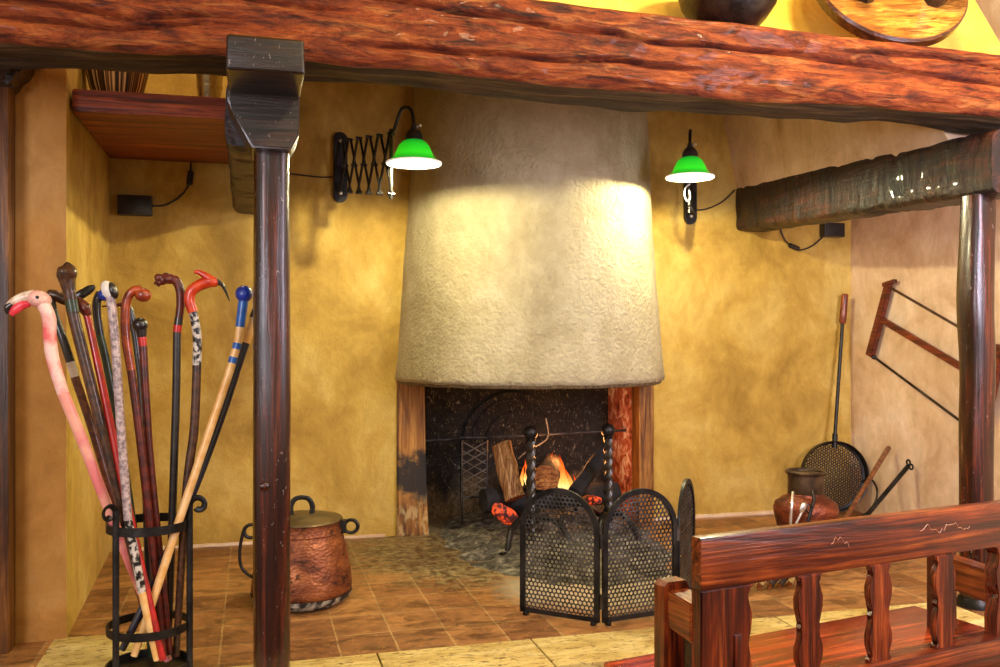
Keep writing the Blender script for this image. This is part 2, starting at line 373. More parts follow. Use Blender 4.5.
def tube(bm, pts, rad, seg=12, caps=True, squash=None, closed=False):
    """round bar along pts; rad is a number or one per point; squash=(a,b) makes the section oval"""
    pts = [Vector(p) for p in pts]; n = len(pts)
    rad = [rad] * n if isinstance(rad, (int, float)) else rad
    rings = []; up = None
    for i, p in enumerate(pts):
        if closed: t = (pts[(i + 1) % n] - pts[i - 1])
        else: t = pts[min(i + 1, n - 1)] - pts[max(i - 1, 0)]
        t.normalize()
        if up is None:
            up = Vector((0, 0, 1)) if abs(t.z) < .9 else Vector((0, 1, 0))
        up = (up - t * up.dot(t)).normalized(); sd = t.cross(up)
        a, b = squash or (1, 1)
        rings.append([bm.verts.new(p + (sd * math.cos(2 * PI * k / seg) * a + up * math.sin(2 * PI * k / seg) * b) * rad[i]) for k in range(seg)])
    m = n if closed else n - 1
    for i in range(m):
        A, C = rings[i], rings[(i + 1) % n]
        for k in range(seg):
            bm.faces.new((A[k], A[(k + 1) % seg], C[(k + 1) % seg], C[k]))
    if caps and not closed:
        bm.faces.new(rings[0][::-1]); bm.faces.new(rings[-1])
    return bm

def smooth_path(pts, sub=5):
    pts = [Vector(p) for p in pts]; out = []
    for i in range(len(pts) - 1):
        p0 = pts[max(i - 1, 0)]; p1 = pts[i]; p2 = pts[i + 1]; p3 = pts[min(i + 2, len(pts) - 1)]
        for k in range(sub):
            t = k / sub
            out.append(.5 * ((2 * p1) + (p2 - p0) * t + (2 * p0 - 5 * p1 + 4 * p2 - p3) * t * t + (3 * p1 - p0 - 3 * p2 + p3) * t ** 3))
    out.append(pts[-1]); return out

def interp(vals, m):
    out = []
    for i in range(m):
        t = i / (m - 1) * (len(vals) - 1); k = min(int(t), len(vals) - 2)
        out.append(vals[k] + (vals[k + 1] - vals[k]) * (t - k))
    return out

def stube(bm, pts, rads, seg=12, sub=6, squash=None):
    p = smooth_path(pts, sub)
    return tube(bm, p, interp(rads if isinstance(rads, (list, tuple)) else [rads, rads], len(p)), seg, squash=squash)

def lathe(bm, prof, c=(0, 0, 0), seg=40, closed=False, a0=0, a1=2 * PI, wob=0.0, M=None):
    """prof = [(r, z)...]"""
    full = abs(a1 - a0 - 2 * PI) < 1e-6
    m = seg if full else seg + 1
    c = Vector(c); rings = []
    for r, z in prof:
        ring = []
        for k in range(m):
            a = a0 + (a1 - a0) * k / seg
            rr = r
            if wob: rr += wob * noise.noise(Vector((math.cos(a) * 1.7, math.sin(a) * 1.7, z * 6 + 3)))
            p = Vector((rr * math.cos(a), rr * math.sin(a), z))
            if M is not None: p = M @ p
            ring.append(bm.verts.new(c + p))
        rings.append(ring)
    pairs = list(zip(rings, rings[1:])) + ([(rings[-1], rings[0])] if closed else [])
    for A, C in pairs:
        for k in range(seg):
            j = (k + 1) % m
            bm.faces.new((A[k], A[j], C[j], C[k]))
    bmesh.ops.remove_doubles(bm, verts=bm.verts, dist=1e-5)
    return bm

def hoop(bm, c, r, z0, z1, t=.004, seg=48):
    return lathe(bm, [(r, z0), (r, z1), (r - t, z1), (r - t, z0)], c, seg, closed=True)

def ball(bm, c, r, seg=20, M=None):
    res = bmesh.ops.create_uvsphere(bm, u_segments=seg, v_segments=max(8, seg // 2), radius=1)
    r = Vector((r, r, r)) if isinstance(r, (int, float)) else Vector(r)
    for v in res['verts']:
        p = Vector((v.co.x * r.x, v.co.y * r.y, v.co.z * r.z))
        if M is not None: p = M @ p
        v.co = Vector(c) + p
    return bm

def prism(bm, poly, o, u, w, n, th, bev=0.0):
    """2-D polygon in the plane (o,u,w), thickened by th along n"""
    o, u, w, n = Vector(o), Vector(u), Vector(w), Vector(n)
    A = [bm.verts.new(o + u * a + w * b) for a, b in poly]
    C = [bm.verts.new(o + u * a + w * b + n * th) for a, b in poly]
    k = len(poly)
    f1 = bm.faces.new(A[::-1]); f2 = bm.faces.new(C)
    for i in range(k): bm.faces.new((A[i], A[(i + 1) % k], C[(i + 1) % k], C[i]))
    if bev:
        es = list(f1.edges) + list(f2.edges)
        bmesh.ops.bevel(bm, geom=es, offset=bev, segments=2, affect='EDGES')
    return bm

def perforated(bm, inside, clampf, xr, yr, pitch, hr, to3, k=8):
    """sheet of staggered round holes; clampf pulls a point back onto the outline"""
    rows = int((yr[1] - yr[0]) / (pitch * .9)) + 1
    for j in range(rows):
        y = yr[0] + pitch * .9 * j; off = (j % 2) * pitch / 2
        i = 0; x = xr[0] - pitch + off
        while x < xr[1] + pitch:
            if inside(x, y):
                o_, i_ = [], []
                for q in range(k):
                    a = 2 * PI * q / k + PI / k * 0
                    ca, sa = math.cos(a), math.sin(a)
                    m = max(abs(ca), abs(sa))
                    ox, oy = x + ca / m * pitch / 2, y + sa / m * pitch * .45
                    o_.append(bm.verts.new(to3(*clampf(ox, oy))))
                    i_.append(bm.verts.new(to3(*clampf(x + ca * hr, y + sa * hr))))
                for q in range(k):
                    r_ = (q + 1) % k
                    bm.faces.new((o_[q], o_[r_], i_[r_], i_[q]))
            x += pitch
    return bm

ORG = {}
def _tag(o, label=None, cat=None, group=None, kind=None):
    for kk, v in (('label', label), ('category', cat), ('group', group), ('kind', kind)):
        if v: o[kk] = v

def thing(name, label, cat, loc=(0, 0, 0), rotz=0.0, group=None, kind=None):
    o = bpy.data.objects.new(name, None); COL.objects.link(o)
    o.location = loc; o.rotation_euler = (0, 0, rotz); o.empty_display_size = .05
    ORG[o] = Vector(loc) if not rotz else Vector((0, 0, 0))
    _tag(o, label, cat, group, kind); return o

def obj(name, bm, mats, parent=None, loc=None, sharp=38, label=None, flat=False):
    """one mesh object; geometry is given in world coordinates (local ones under a rotated thing)"""
    bmesh.ops.recalc_face_normals(bm, faces=bm.faces)
    org = ORG.get(parent, Vector(loc or (0, 0, 0))) if parent is not None else Vector(loc or (0, 0, 0))
    me = bpy.data.meshes.new(name)
    for v in bm.verts: v.co -= org
    bm.to_mesh(me); bm.free()
    mats = mats if isinstance(mats, (list, tuple)) else [mats]
    for m in mats: me.materials.append(MAT[m] if isinstance(m, str) else m)
    if not flat:
        me.polygons.foreach_set('use_smooth', [True] * len(me.polygons))
        me.set_sharp_from_angle(angle=R(sharp))
    o = bpy.data.objects.new(name, me); COL.objects.link(o)
    if parent is not None: o.parent = parent
    else: o.location = org
    ORG[o] = org
    if label: o['label'] = label
    return o

def solid(o, th):
    m = o.modifiers.new('thickness', 'SOLIDIFY'); m.thickness = th; m.offset = 0; return o

def single(name, bm, mats, label, cat, loc=(0, 0, 0), group=None, kind=None, **k):
    o = obj(name, bm, mats, None, loc, **k); _tag(o, label, cat, group, kind); return o

def struct(name, bm, mats, **k):
    o = obj(name, bm, mats, **k); o['kind'] = 'structure'; return o

def gridbox(bm, f, nu, nv):
    """closed skin from f(u,v)->point, v periodic, capped at both ends"""
    rings = [[bm.verts.new(f(i / nu, j / nv)) for j in range(nv)] for i in range(nu + 1)]
    for i in range(nu):
        for j in range(nv):
            k = (j + 1) % nv
            bm.faces.new((rings[i][j], rings[i][k], rings[i + 1][k], rings[i + 1][j]))
    bm.faces.new(rings[0]); bm.faces.new(rings[-1][::-1])
    return bm

def rrect(t, w, h, p=.18):
    """point at parameter t on a rounded rectangle w x h, starting bottom-left front going up"""
    a = 2 * PI * t
    ca, sa = math.cos(a), math.sin(a)
    e = p * 2
    return (math.copysign(abs(ca) ** e, ca) * w / 2, math.copysign(abs(sa) ** e, sa) * h / 2)

# ================================================================== SETTING
YB = 4.55        # back wall
XL, XR = -.61, 3.38
# floor of the hearth platform (tiles)
bm = B(); box(bm, XL - .2, XR + .1, 2.862, YB + .5, -.4, 0)
struct('floor', bm, 'tiles')
# threshold of travertine slabs
TR = [(-.64, -.34, 2.6, 3.28), (-.335, .02, 2.6, 2.858), (.025, .375, 2.6, 2.858), (.38, .885, 2.6, 2.858), (.89, 1.36, 2.6, 2.858), (1.365, 1.80, 2.6, 2.858), (1.805, 2.20, 2.6, 2.858), (2.205, 2.53, 2.6, 2.858)]
for i, (x0, x1, y0, y1) in enumerate(TR):
    bm = B(); box(bm, x0, x1, y0, y1, -.1 if i else -.1, .004, .004)
    struct('trim_%d' % (i + 1), bm, 'travertine')
bm = B(); box(bm, -.66, 2.52, 2.63, 2.86, -.4, -.1)
struct('trim_9', bm, 'plaster_pier')
# floor of the room, one step down
bm = B(); box(bm, -4, 5, -3, 2.862, -.5, -.4)
struct('floor_room', bm, 'lowfloor')
# back wall round the fire opening
bm = B()
OX0, OX1, OZ = .70, 2.10, .86
box(bm, XL - .3, OX0, YB, YB + .12, 0, 3.4); box(bm, OX1, XR + .2, YB, YB + .12, 0, 3.4); box(bm, OX0, OX1, YB, YB + .12, OZ, 3.4)
struct('wall_back', bm, 'plaster_back')
# soft roll of mortar at the foot of the wall
bm = B()
tube(bm, [(XL + i * .05, YB - .004 + .012 * noise.noise(Vector((i * .7, 3, 1))), .004 + .006 * noise.noise(Vector((i, 1, 2)))) for i in range(int((OX0 - XL) / .05))], .012, 8)
struct('baseboard_back_left', bm, 'plaster_right')
bm = B()
tube(bm, [(OX1 + i * .05, YB - .004 + .012 * noise.noise(Vector((i * .7, 5, 1))), .006 + .008 * noise.noise(Vector((i, 4, 2)))) for i in range(int((XR - OX1) / .05))], .016, 8)
struct('baseboard_back_right', bm, 'plaster_right')
# left pier: front face and the return into the recess
bm = B(); prism(bm, [(-4, 3.27), (-.602, 3.27), (-.655, YB + .12), (-4, YB + .12)], (0, 0, -.4), (1, 0, 0), (0, 1, 0), (0, 0, 1), 3.8, .012)
o = struct('wall_left', bm, ['plaster_pier', 'plaster_back'])
for p in o.data.polygons:
    if p.normal.x > .9: p.material_index = 1  # still pier plaster; the lamp-lit yellow of the return is painted in
# right wall
bm = B(); box(bm, XR, XR + .15, 1.5, YB + .2, -.4, 3.4)
struct('wall_right', bm, 'plaster_right')
bm = B(); box(bm, -4, XR + .15, 1.0, YB + .12, 3.4, 3.5)
struct('ceiling', bm, 'ceiling')
# firebox
bm = B()
box(bm, OX0, OX1, 4.93, 5.0, 0, 1.2)
for zz, aa in ((.0, 0),):
    pass
# arched cast back
prism(bm, [(-.30, 0)] + [(.30 * math.cos(PI - a * PI / 16), .40 + .30 * math.sin(PI - a * PI / 16)) for a in range(17)] + [(.30, 0)], (1.42, 4.935, 0), (1, 0, 0), (0, 0, 1), (0, -1, 0), .03, .006)
for a, b in ((.24, .36), (.16, .36)):
    tube(bm, [(1.42 + a * math.cos(PI * k / 20), 4.9, .42 + a * math.sin(PI * k / 20)) for k in range(21)], .007, 6)
box(bm, OX0 - .05, .852, 4.58, 5.0, 0, 1.2)
box(bm, OX0, OX1 + .1, YB, 5.0, -.02, .004)
struct('wall_firebox', bm, 'soot')

# smoke hood walls above the timbers
bm = B()
e0 = at(1000, 43, Y=3.0); e1 = at(975, 0, Y=3.09)
d = (e1 - e0)
lo = e0 - d * (.20 / d.z); hi = e0 + d * (1.2 / d.z)
q = [Vector((-.2, lo.y, lo.z)), lo, hi, Vector((.35, hi.y, hi.z))]
vs = [bm.verts.new(p) for p in q] + [bm.verts.new(p + Vector((0, .09, 0))) for p in q]
for f in ((0, 1, 2, 3), (7, 6, 5, 4), (0, 4, 5, 1), (1, 5, 6, 2), (2, 6, 7, 3), (3, 7, 4, 0)): bm.faces.new([vs[i] for i in f])
struct('wall_hood_front', bm, 'plaster_upper')
def slope_wall(name, a, b, c, d_, off, mat):
    bm = B(); q = [Vector(p) for p in (a, b, c, d_)]
    vs = [bm.verts.new(p) for p in q] + [bm.verts.new(p + Vector(off)) for p in q]
    for f in ((0, 1, 2, 3), (7, 6, 5, 4), (0, 4, 5, 1), (1, 5, 6, 2), (2, 6, 7, 3), (3, 7, 4, 0)): bm.faces.new([vs[i] for i in f])
    struct(name, bm, mat)
slope_wall('wall_hood_right', (2.64, 4.56, 1.80), (2.60, 2.88, 1.72), (2.30, 3.6, 3.4), (2.30, 4.56, 3.4), (.12, 0, 0), 'plaster_right')
slope_wall('wall_hood_left', (.08, 4.56, 1.80), (.10, 2.92, 1.84), (.36, 3.6, 3.4), (.36, 4.56, 3.4), (-.10, 0, 0), 'plaster_back')

# ================================================================== TIMBERS
def bump_noise(x, y, z, s): return noise.noise(Vector((x * s, y * s, z * s)))
def fbm(v, o=4): return noise.fractal(v, 1.0, 2.0, o)
def crack(x, z, path, w, depth):
    k = min(1, max(0, min(x - path[0][0], path[-1][0] - x)) / .22); depth *= k; w *= .5 + .5 * k
    for (xa, za), (xb, zb) in zip(path, path[1:]):
        if xa <= x <= xb:
            zc = za + (zb - za) * (x - xa) / (xb - xa) + .008 * noise.noise(Vector((x * 6, 1.3, za)))
            return -depth * math.exp(-((z - zc) / w) ** 2)
    return 0.0
CRACKS = [[(-.1, 2.02), (.35, 2.00), (.75, 1.975), (1.25, 1.945), (1.7, 1.95), (2.1, 1.93), (2.8, 1.90)],
          [(-.9, 1.905), (-.5, 1.895), (-.33, 1.875), (-.15, 1.90), (.05, 1.905)], [(.2, 1.86), (.8, 1.865), (1.2, 1.875), (1.5, 1.86)], [(-.8, 1.86), (-.35, 1.845), (-.15, 1.875), (.0, 1.88)],
          [(-.6, 1.99), (-.2, 1.965), (.3, 1.95)], [(1.9, 1.97), (2.3, 1.99), (2.8, 1.955)]]
def rperim(t, w, h, r=.022):
    """even walk round a rounded rectangle: up the front (-w/2), back over the top, down the back, forward underneath"""
    segs = [('f', h - 2 * r), ('c1', PI * r / 2), ('t', w - 2 * r), ('c2', PI * r / 2), ('b', h - 2 * r), ('c3', PI * r / 2), ('u', w - 2 * r), ('c4', PI * r / 2)]
    d = t * sum(q[1] for q in segs)
    for nm, L in segs:
        if d <= L: break
        d -= L
    W2, H2 = w / 2, h / 2
    if nm == 'f': return -W2, -H2 + r + d, nm
    if nm == 't': return -W2 + r + d, H2, nm
    if nm == 'b': return W2, H2 - r - d, nm
    if nm == 'u': return W2 - r - d, -H2, nm
    cx, cy, a0 = {'c1': (-W2 + r, H2 - r, PI), 'c2': (W2 - r, H2 - r, PI / 2), 'c3': (W2 - r, -H2 + r, 0), 'c4': (-W2 + r, -H2 + r, -PI / 2)}[nm]
    a = a0 - d / r
    return cx + r * math.cos(a), cy + r * math.sin(a), nm
BX0, BX1 = -1.15, 2.95
def beamf(u, v):
    X = BX0 + (BX1 - BX0) * u
    a, b, zone = rperim(v, .27, .245)
    Y = 2.765 + a; z = 1.921 + b
    # sawn faces wander along the length
    if b < -.05:
        z += .010 * math.sin(X * 3.1 + .8) * max(0, -b / .13) + .010 * noise.noise(Vector((X * 2.2, Y * 4, 0)))
    if b > .05:
        z += (.016 - .040 * (X / 2.6)) * (b / .13)
    fb = fbm(Vector((X * 2.0, Y * 9, z * 9)), 5)
    g = noise.noise(Vector((X * 1.1, Y * 3 + 9, z * 14 + .6 * math.sin(X * 4))))
    if a < -.09:   # front face: adze facets, long checks
        Y += .010 * g + .006 * fb - .0
        Y += .010 * abs(noise.noise(Vector((X * 6 + z * 5, z * 7, 2)))) + .004 * noise.noise(Vector((X * 16 - z * 12, z * 16, 5)))
        for p in CRACKS: Y -= crack(X, z, p, .0065, .028)
        if b < -.085: Y += .02 * (-(b + .085) / .045) * (1 + .8 * noise.noise(Vector((X * 4, 2, 0))))
    else:
        Y += .006 * fb
    if b < -.1: z += .012 * noise.noise(Vector((X * 5, Y * 14, 0))) + .008 * fb
    elif b > .1: z += .004 * fb
    return Vector((X, Y, z))
bm = B(); gridbox(bm, beamf, 460, 190)
bm.normal_update()
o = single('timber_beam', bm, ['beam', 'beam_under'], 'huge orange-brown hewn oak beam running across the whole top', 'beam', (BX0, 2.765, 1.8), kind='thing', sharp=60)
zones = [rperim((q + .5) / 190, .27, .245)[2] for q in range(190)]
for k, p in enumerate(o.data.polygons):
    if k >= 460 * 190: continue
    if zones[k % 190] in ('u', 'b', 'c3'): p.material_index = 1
def depth_beam(name, label, near, far, w, hn, hf, mat, loc, seed):
    """near/far = centre of the underside at the two ends"""
    near, far = Vector(near), Vector(far)
    def f(u, v):
        c = far.lerp(near, u); h = hf + (hn - hf) * u
        a, b = rrect(v, w, h, .16)
        n1 = fbm(Vector((c.y * 5 + seed, a * 12, b * 12)), 5)
        n2 = noise.noise(Vector((c.y * 14 + seed, a * 6, b * 3)))
        gouge = max(0, noise.noise(Vector((c.y * 17 + seed, a * 9, b * 12 + 4))) - .2) * .022
        n = Vector((a / w, 0, b / h)); n.normalize()
        return Vector((c.x + a, c.y, c.z + h / 2 + b)) + n * (.004 * n1 + .006 * n2 - gouge)
    bm = B(); gridbox(bm, f, 200, 72)
    return single(name, bm, mat, label, 'beam', loc, kind='thing', sharp=55)
depth_beam('timber_beam', 'dark rough depth beam ending above the straight scratched post', (.02, 2.885, 1.585), (.005, 4.60, 1.607), .205, .215, .25, 'beam_depth', (.02, 3.7, 1.6), 3)
depth_beam('timber_beam', 'dark rough depth beam ending above the bulging post', (2.67, 2.66, 1.525), (2.73, 4.60, 1.611), .21, .235, .26, 'beam_depth', (2.7, 3.7, 1.6), 11)

# bolster block on the near post
bm = B()
prism(bm, [(-.005, 1.555), (.105, 1.555), (.128, 1.60), (.13, 1.715), (-.072, 1.715), (-.074, 1.69), (-.06, 1.655)], (0, 2.90, 0), (1, 0, 0), (0, 0, 1), (0, -1, 0), .20, .006)
bolster = thing('bolster_block', 'dark carved wooden bolster between the near post and the huge beam', 'bracket', (.03, 2.75, 1.555))
obj('tapered_block', bm, 'bolster', bolster)
bm = B(); box(bm, -.071, .131, 2.46, 2.90, 1.707, 1.80, .010, 3)
for v in bm.verts:
    v.co += Vector((1, 1, 1)) * .004 * noise.noise(v.co * 22)
obj('beam_end', bm, 'bolster', bolster)

def post(name, label, pts, rad, mat, base_h=None, seed=0, z0=0.0):
    t = thing(name, label, 'post', pts[0])
    bm = B(); p = smooth_path(pts, 14); rr = interp(rad, len(p)); seg = 26
    rings = []
    for c, r in zip(p, rr):
        ring = []
        for k in range(seg):
            a = 2 * PI * k / seg
            q = (abs(math.cos(a)) ** 6 + abs(math.sin(a)) ** 6) ** (-1 / 6)
            q = .55 * q + .45
            w = 1 + .06 * noise.noise(Vector((math.cos(a) * 1.2 + seed, math.sin(a) * 1.2, c.z * 2.2))) + .02 * noise.noise(Vector((math.cos(a) * 5, math.sin(a) * 5 + seed, c.z * 9)))
            ring.append(bm.verts.new(c + Vector((math.cos(a), math.sin(a), 0)) * r * q * w))
        rings.append(ring)
    for A, C in zip(rings, rings[1:]):
        for k in range(seg): bm.faces.new((A[k], A[(k + 1) % seg], C[(k + 1) % seg], C[k]))
    bm.faces.new(rings[0][::-1]); bm.faces.new(rings[-1])
    obj('shaft', bm, mat, t, sharp=60)
    return t, p, rr
pL, _, _ = post('timber_post', 'straight scratched dark post standing before the copper cauldron', [(.052, 2.80, .004), (.052, 2.80, .4), (.054, 2.80, .75), (.052, 2.80, 1.2), (.052, 2.80, 1.557)], [.054, .0545, .056, .053, .052], 'post', seed=1)
bm = B()   # knot
ball(bm, (.03, 2.742, .565), (.016, .008, .014), 16)
obj('knot', bm, 'post', pL, label='pale worn knot on the post')
pR, _, _ = post('timber_post', 'bulging dark polished post standing behind the bench back', [(2.605, 2.775, .004), (2.605, 2.775, .5), (2.61, 2.775, .9), (2.60, 2.775, 1.15), (2.615, 2.775, 1.535)], [.051, .051, .053, .055, .051], 'post', seed=5)
bm = B(); lathe(bm, [(.0, .004), (.070, .004), (.070, .018), (.064, .03), (.060, .04), (0, .04)], (2.605, 2.775, 0), 24, wob=.01)
obj('foot_shoe', bm, 'iron', pR, label='black lumpy shoe at the foot of the post')

# wooden casing with cornice at the far left
cas = thing('casing_post', 'brown wooden casing post with a moulded cornice against the pier', 'post', (-.85, 3.2, -.4))
bm = B(); box(bm, -1.0, -.752, 3.17, 3.262, -.4, 1.84, .006)
obj('shaft', bm, 'casing', cas)
bm = B()
prof = [(0, 0), (.012, .01), (.02, .03), (.04, .045), (.055, .07), (.06, .1), (.0, .1)]
for (o_, u_, n_, th) in (((-1.0, 3.17, 1.80), (0, -1, 0), (1, 0, 0), .26), ((-.752, 3.262, 1.80), (1, 0, 0), (0, -1, 0), .12)):
    prism(bm, prof, o_, u_, (0, 0, 1), n_, th)
box(bm, -1.05, -.665, 3.08, 3.262, 1.895, 1.93, .006)
obj('cornice', bm, 'bolster', cas)

# ================================================================== SHELF, LEFT
sh = thing('wall_shelf', 'thick red-brown wooden shelf high in the left recess', 'shelf', (-.38, 4.1, 1.845))
fl_, fr_ = at(72, 110.5, Y=3.335), at(229, 119, Y=3.353)
q = [fl_, fr_, Vector((fr_.x, 4.545, 1.845)), Vector((-.652, 4.545, 1.845))]
bm = B(); th_ = Vector((0, 0, .075))
va = [bm.verts.new(p) for p in q]; vb = [bm.verts.new(p + th_) for p in q]
bm.faces.new(va[::-1]); bm.faces.new(vb)
for k in range(4): bm.faces.new((va[k], va[(k + 1) % 4], vb[(k + 1) % 4], vb[k]))
bmesh.ops.bevel(bm, geom=list(bm.edges), offset=.004, segments=2, affect='EDGES')
o = obj('board', bm, ['shelf', 'shelf'], sh)
for p in o.data.polygons:
    if p.normal.z < -.8: p.material_index = 1
zs = 1.882
bw = thing('striped_bowl', 'dark bowl with pale vertical stripes on the high left shelf', 'bowl', tuple(at(117, 92, Y=3.66).xy) + (zs,))
bm = B(); x, y, _ = bw.location
lathe(bm, [(0, 0), (.066, 0), (.078, .015), (.096, .06), (.110, .12), (.118, .17), (.112, .17), (.104, .12), (.088, .06), (.06, .012), (0, .01)], (x, y, zs), 48)
obj('body', bm, 'stripe', bw)
bm = B(); lathe(bm, [(.123, .168), (.126, .172), (.123, .178), (.116, .178), (.114, .168)], (x, y, zs), 40, closed=True)
obj('rim', bm, 'darkpot', bw)
cp = at(209.5, 97, Y=3.66)
cu = thing('pewter_cup', 'shiny yellow metal beaker on the high left shelf', 'cup', (cp.x, cp.y, zs))
bm = B(); lathe(bm, [(0, 0), (.038, 0), (.040, .004), (.044, .06), (.050, .13), (.053, .16), (.049, .16), (.042, .06), (.036, .008), (0, .008)], (cp.x, cp.y, zs), 40)
obj('body', bm, 'pewter', cu)
bm = B(); hoop(bm, (cp.x, cp.y, zs), .0485, .088, .096, .006); obj('rib', bm, 'pewter', cu)

# ================================================================== JUNCTION BOXES
def jbox(label, x0, x1, z0, z1, path, sw):
    t = thing('junction_box', label, 'junction box', ((x0 + x1) / 2, YB, (z0 + z1) / 2))
    bm = B(); box(bm, x0, x1, YB - .055, YB - .001, z0, z1, .006); obj('box', bm, 'black', t)
    bm = B(); box(bm, x0 + .012, x1 - .012, YB - .06, YB - .054, z0 + .012, z1 - .012, .003); obj('cover', bm, 'black', t)
    bm = B(); stube(bm, path, .0045, 8); c = obj('cable', bm, 'cable', t)
    p, dr = Vector(sw[0]), Vector(sw[1]).normalized()
    bm = B(); tube(bm, [p - dr * .035, p - dr * .03, p + dr * .03, p + dr * .035], [.008, .014, .014, .008], 10); obj('inline_switch', bm, 'black', c)
g = lambda px, py: at(px, py, Y=YB - .012)
jbox('black junction box and switched cable under the left shelf', -.612, -.462, 1.578, 1.672, [g(152, 206), g(165, 205), g(178, 198), g(187, 188), g(190, 178), g(191, 160)], (g(190, 178), (.1, 0, 1)))
jbox('black junction box with drooping cable under the right rough beam', 3.165, 3.30, 1.59, 1.672, [g(824, 236), g(812, 246), g(800, 250), g(793, 247), g(785, 240), g(780, 228)], (g(794, 247), (-1, 0, .35)))

# ================================================================== WALL LAMPS
def lamp(label, plate, ends, lampc, neck, wire, up):
    """plate = (x,z) centre on the back wall; lampc = centre of the shade rim"""
    px, pz = plate
    t = thing('wall_lamp', label, 'lamp', (px, YB, pz - .17))
    bm = B()
    w, h = .034, .175
    poly = [(w * math.cos(a * PI / 10), h - w + w * math.sin(a * PI / 10)) for a in range(11)] + [(w * math.cos(PI + a * PI / 10), -h + w + w * math.sin(PI + a * PI / 10)) for a in range(11)]
    prism(bm, poly, (px, YB - .001, pz), (1, 0, 0), (0, 0, 1), (0, -1, 0), .028, .006)
    o = obj('wall_plate', bm, 'iron', t)
    for dz in (-.13, .13):
        bm = B(); ball(bm, (px, YB - .03, pz + dz), (.01, .006, .01), 12); obj('screw', bm, 'steel', o)
    A, E = Vector((px, YB - .05, pz)), Vector(ends)
    n = 5; hh = .125
    bm = B()
    dirv = (E - A) / n; side = dirv.normalized().cross(Vector((0, 0, 1))) * .006
    for i in range(n):
        p = A + dirv * i; q = A + dirv * (i + 1)
        for sgn in (1, -1):
            u0 = p + Vector((0, 0, -hh * sgn)) + side * sgn; u1 = q + Vector((0, 0, hh * sgn)) + side * sgn
            tube(bm, [u0, u1], .0062, 6)
        for zz in (0, hh, -hh):
            c = (p + q) / 2 if zz == 0 else q
            tube(bm, [c + Vector((0, 0, zz)) - side * 2.4, c + Vector((0, 0, zz)) + side * 2.4], .008, 8)
    obj('scissor_arm', bm, 'iron', t)
    bm = B()
    tube(bm, [E + Vector((0, 0, -hh - .02)), E + Vector((0, 0, hh + .02))], .008, 8)
    obj('end_rod', bm, 'iron_worn', t)
    L = Vector(lampc); top = L + Vector((0, 0, .155))
    bm = B(); stube(bm, [E + Vector((0, 0, hh)), *[Vector(q) for q in neck], top], .0075, 10, 8); obj('gooseneck', bm, 'iron', t)
    bm = B(); lathe(bm, [(0, .158), (.012, .156), (.014, .14), (.026, .13), (.036, .112), (.038, .085), (.032, .08), (0, .08)], L, 28); so = obj('socket_cap', bm, 'black', t)
    bm = B(); tube(bm, [top + Vector((.004, -.003, -.012)), top + Vector((.02, -.010, -.004))], .004, 8); ball(bm, top + Vector((.022, -.011, -.003)), .007, 10); obj('thumb_screw', bm, 'steel', so)
    prof = [(.036, .092), (.048, .086), (.062, .07), (.072, .048), (.082, .026), (.096, .010), (.112, .0)]
    bm = B(); lathe(bm, prof, L, 48); s1 = obj('shade', bm, 'shade', t, label='lit green glass bell shade')
    bm = B(); lathe(bm, [(r - .003, z - .003) for r, z in prof], L, 48); obj('shade_lining', bm, 'shade_in', s1, label='glowing white inside of the shade')
    bm = B(); hoop(bm, L, .1135, -.005, .002, .005); obj('rim', bm, 'shade_in', s1)
    bm = B(); lathe(bm, [(0, .085), (.013, .08), (.014, .062), (.026, .045), (.028, .035), (.02, .02), (0, .014)], L, 24); obj('bulb', bm, 'bulb', t)
    bm = B(); stube(bm, wire, .0038, 8); obj('cable', bm, 'cable', t)
    li = bpy.data.lights.new('bulb_light', 'POINT'); li.energy = 44; li.color = (1, .90, .54); li.shadow_soft_size = .012
    lo_ = bpy.data.objects.new('bulb_light', li); COL.objects.link(lo_); lo_.location = L + Vector((0, 0, .004))
    return t
LA = at(414, 163, Y=3.62); EA = at(391, 164, Y=3.72)
lamp('green-shaded scissor wall lamp stretched out left of the chimney hood', (.416, 1.855), EA, LA,
     [at(394, 130, Y=3.70), at(402, 109, Y=3.67), at(411, 110, Y=3.64)], [g(347 - 14, 177), g(320, 177), g(293, 174), g(278, 172)], 1)
LB = at(690, 177, Y=3.82); EB = at(689, 184, Y=4.14)
lamp('green-shaded wall lamp folded toward the viewer right of the chimney hood', (2.334, 1.81), EB, LB,
     [at(690, 140, Y=4.10), at(690.5, 131, Y=4.0), at(690, 133, Y=3.88)], [g(695, 210), g(706, 209), g(722, 202), g(735, 190)], 1)

lampR = [o for o in bpy.data.objects if o.name.startswith('wall_lamp')][-1]
bm = B(); stube(bm, [at(690, 184, Y=4.06), at(685.5, 188, Y=4.06), at(684.5, 195, Y=4.06), at(687, 201, Y=4.06), at(690, 198, Y=4.06), at(689, 190, Y=4.06)], .004, 8)
obj('flex_loop', bm, 'white', lampR, label='pale loop of flex below the shade')
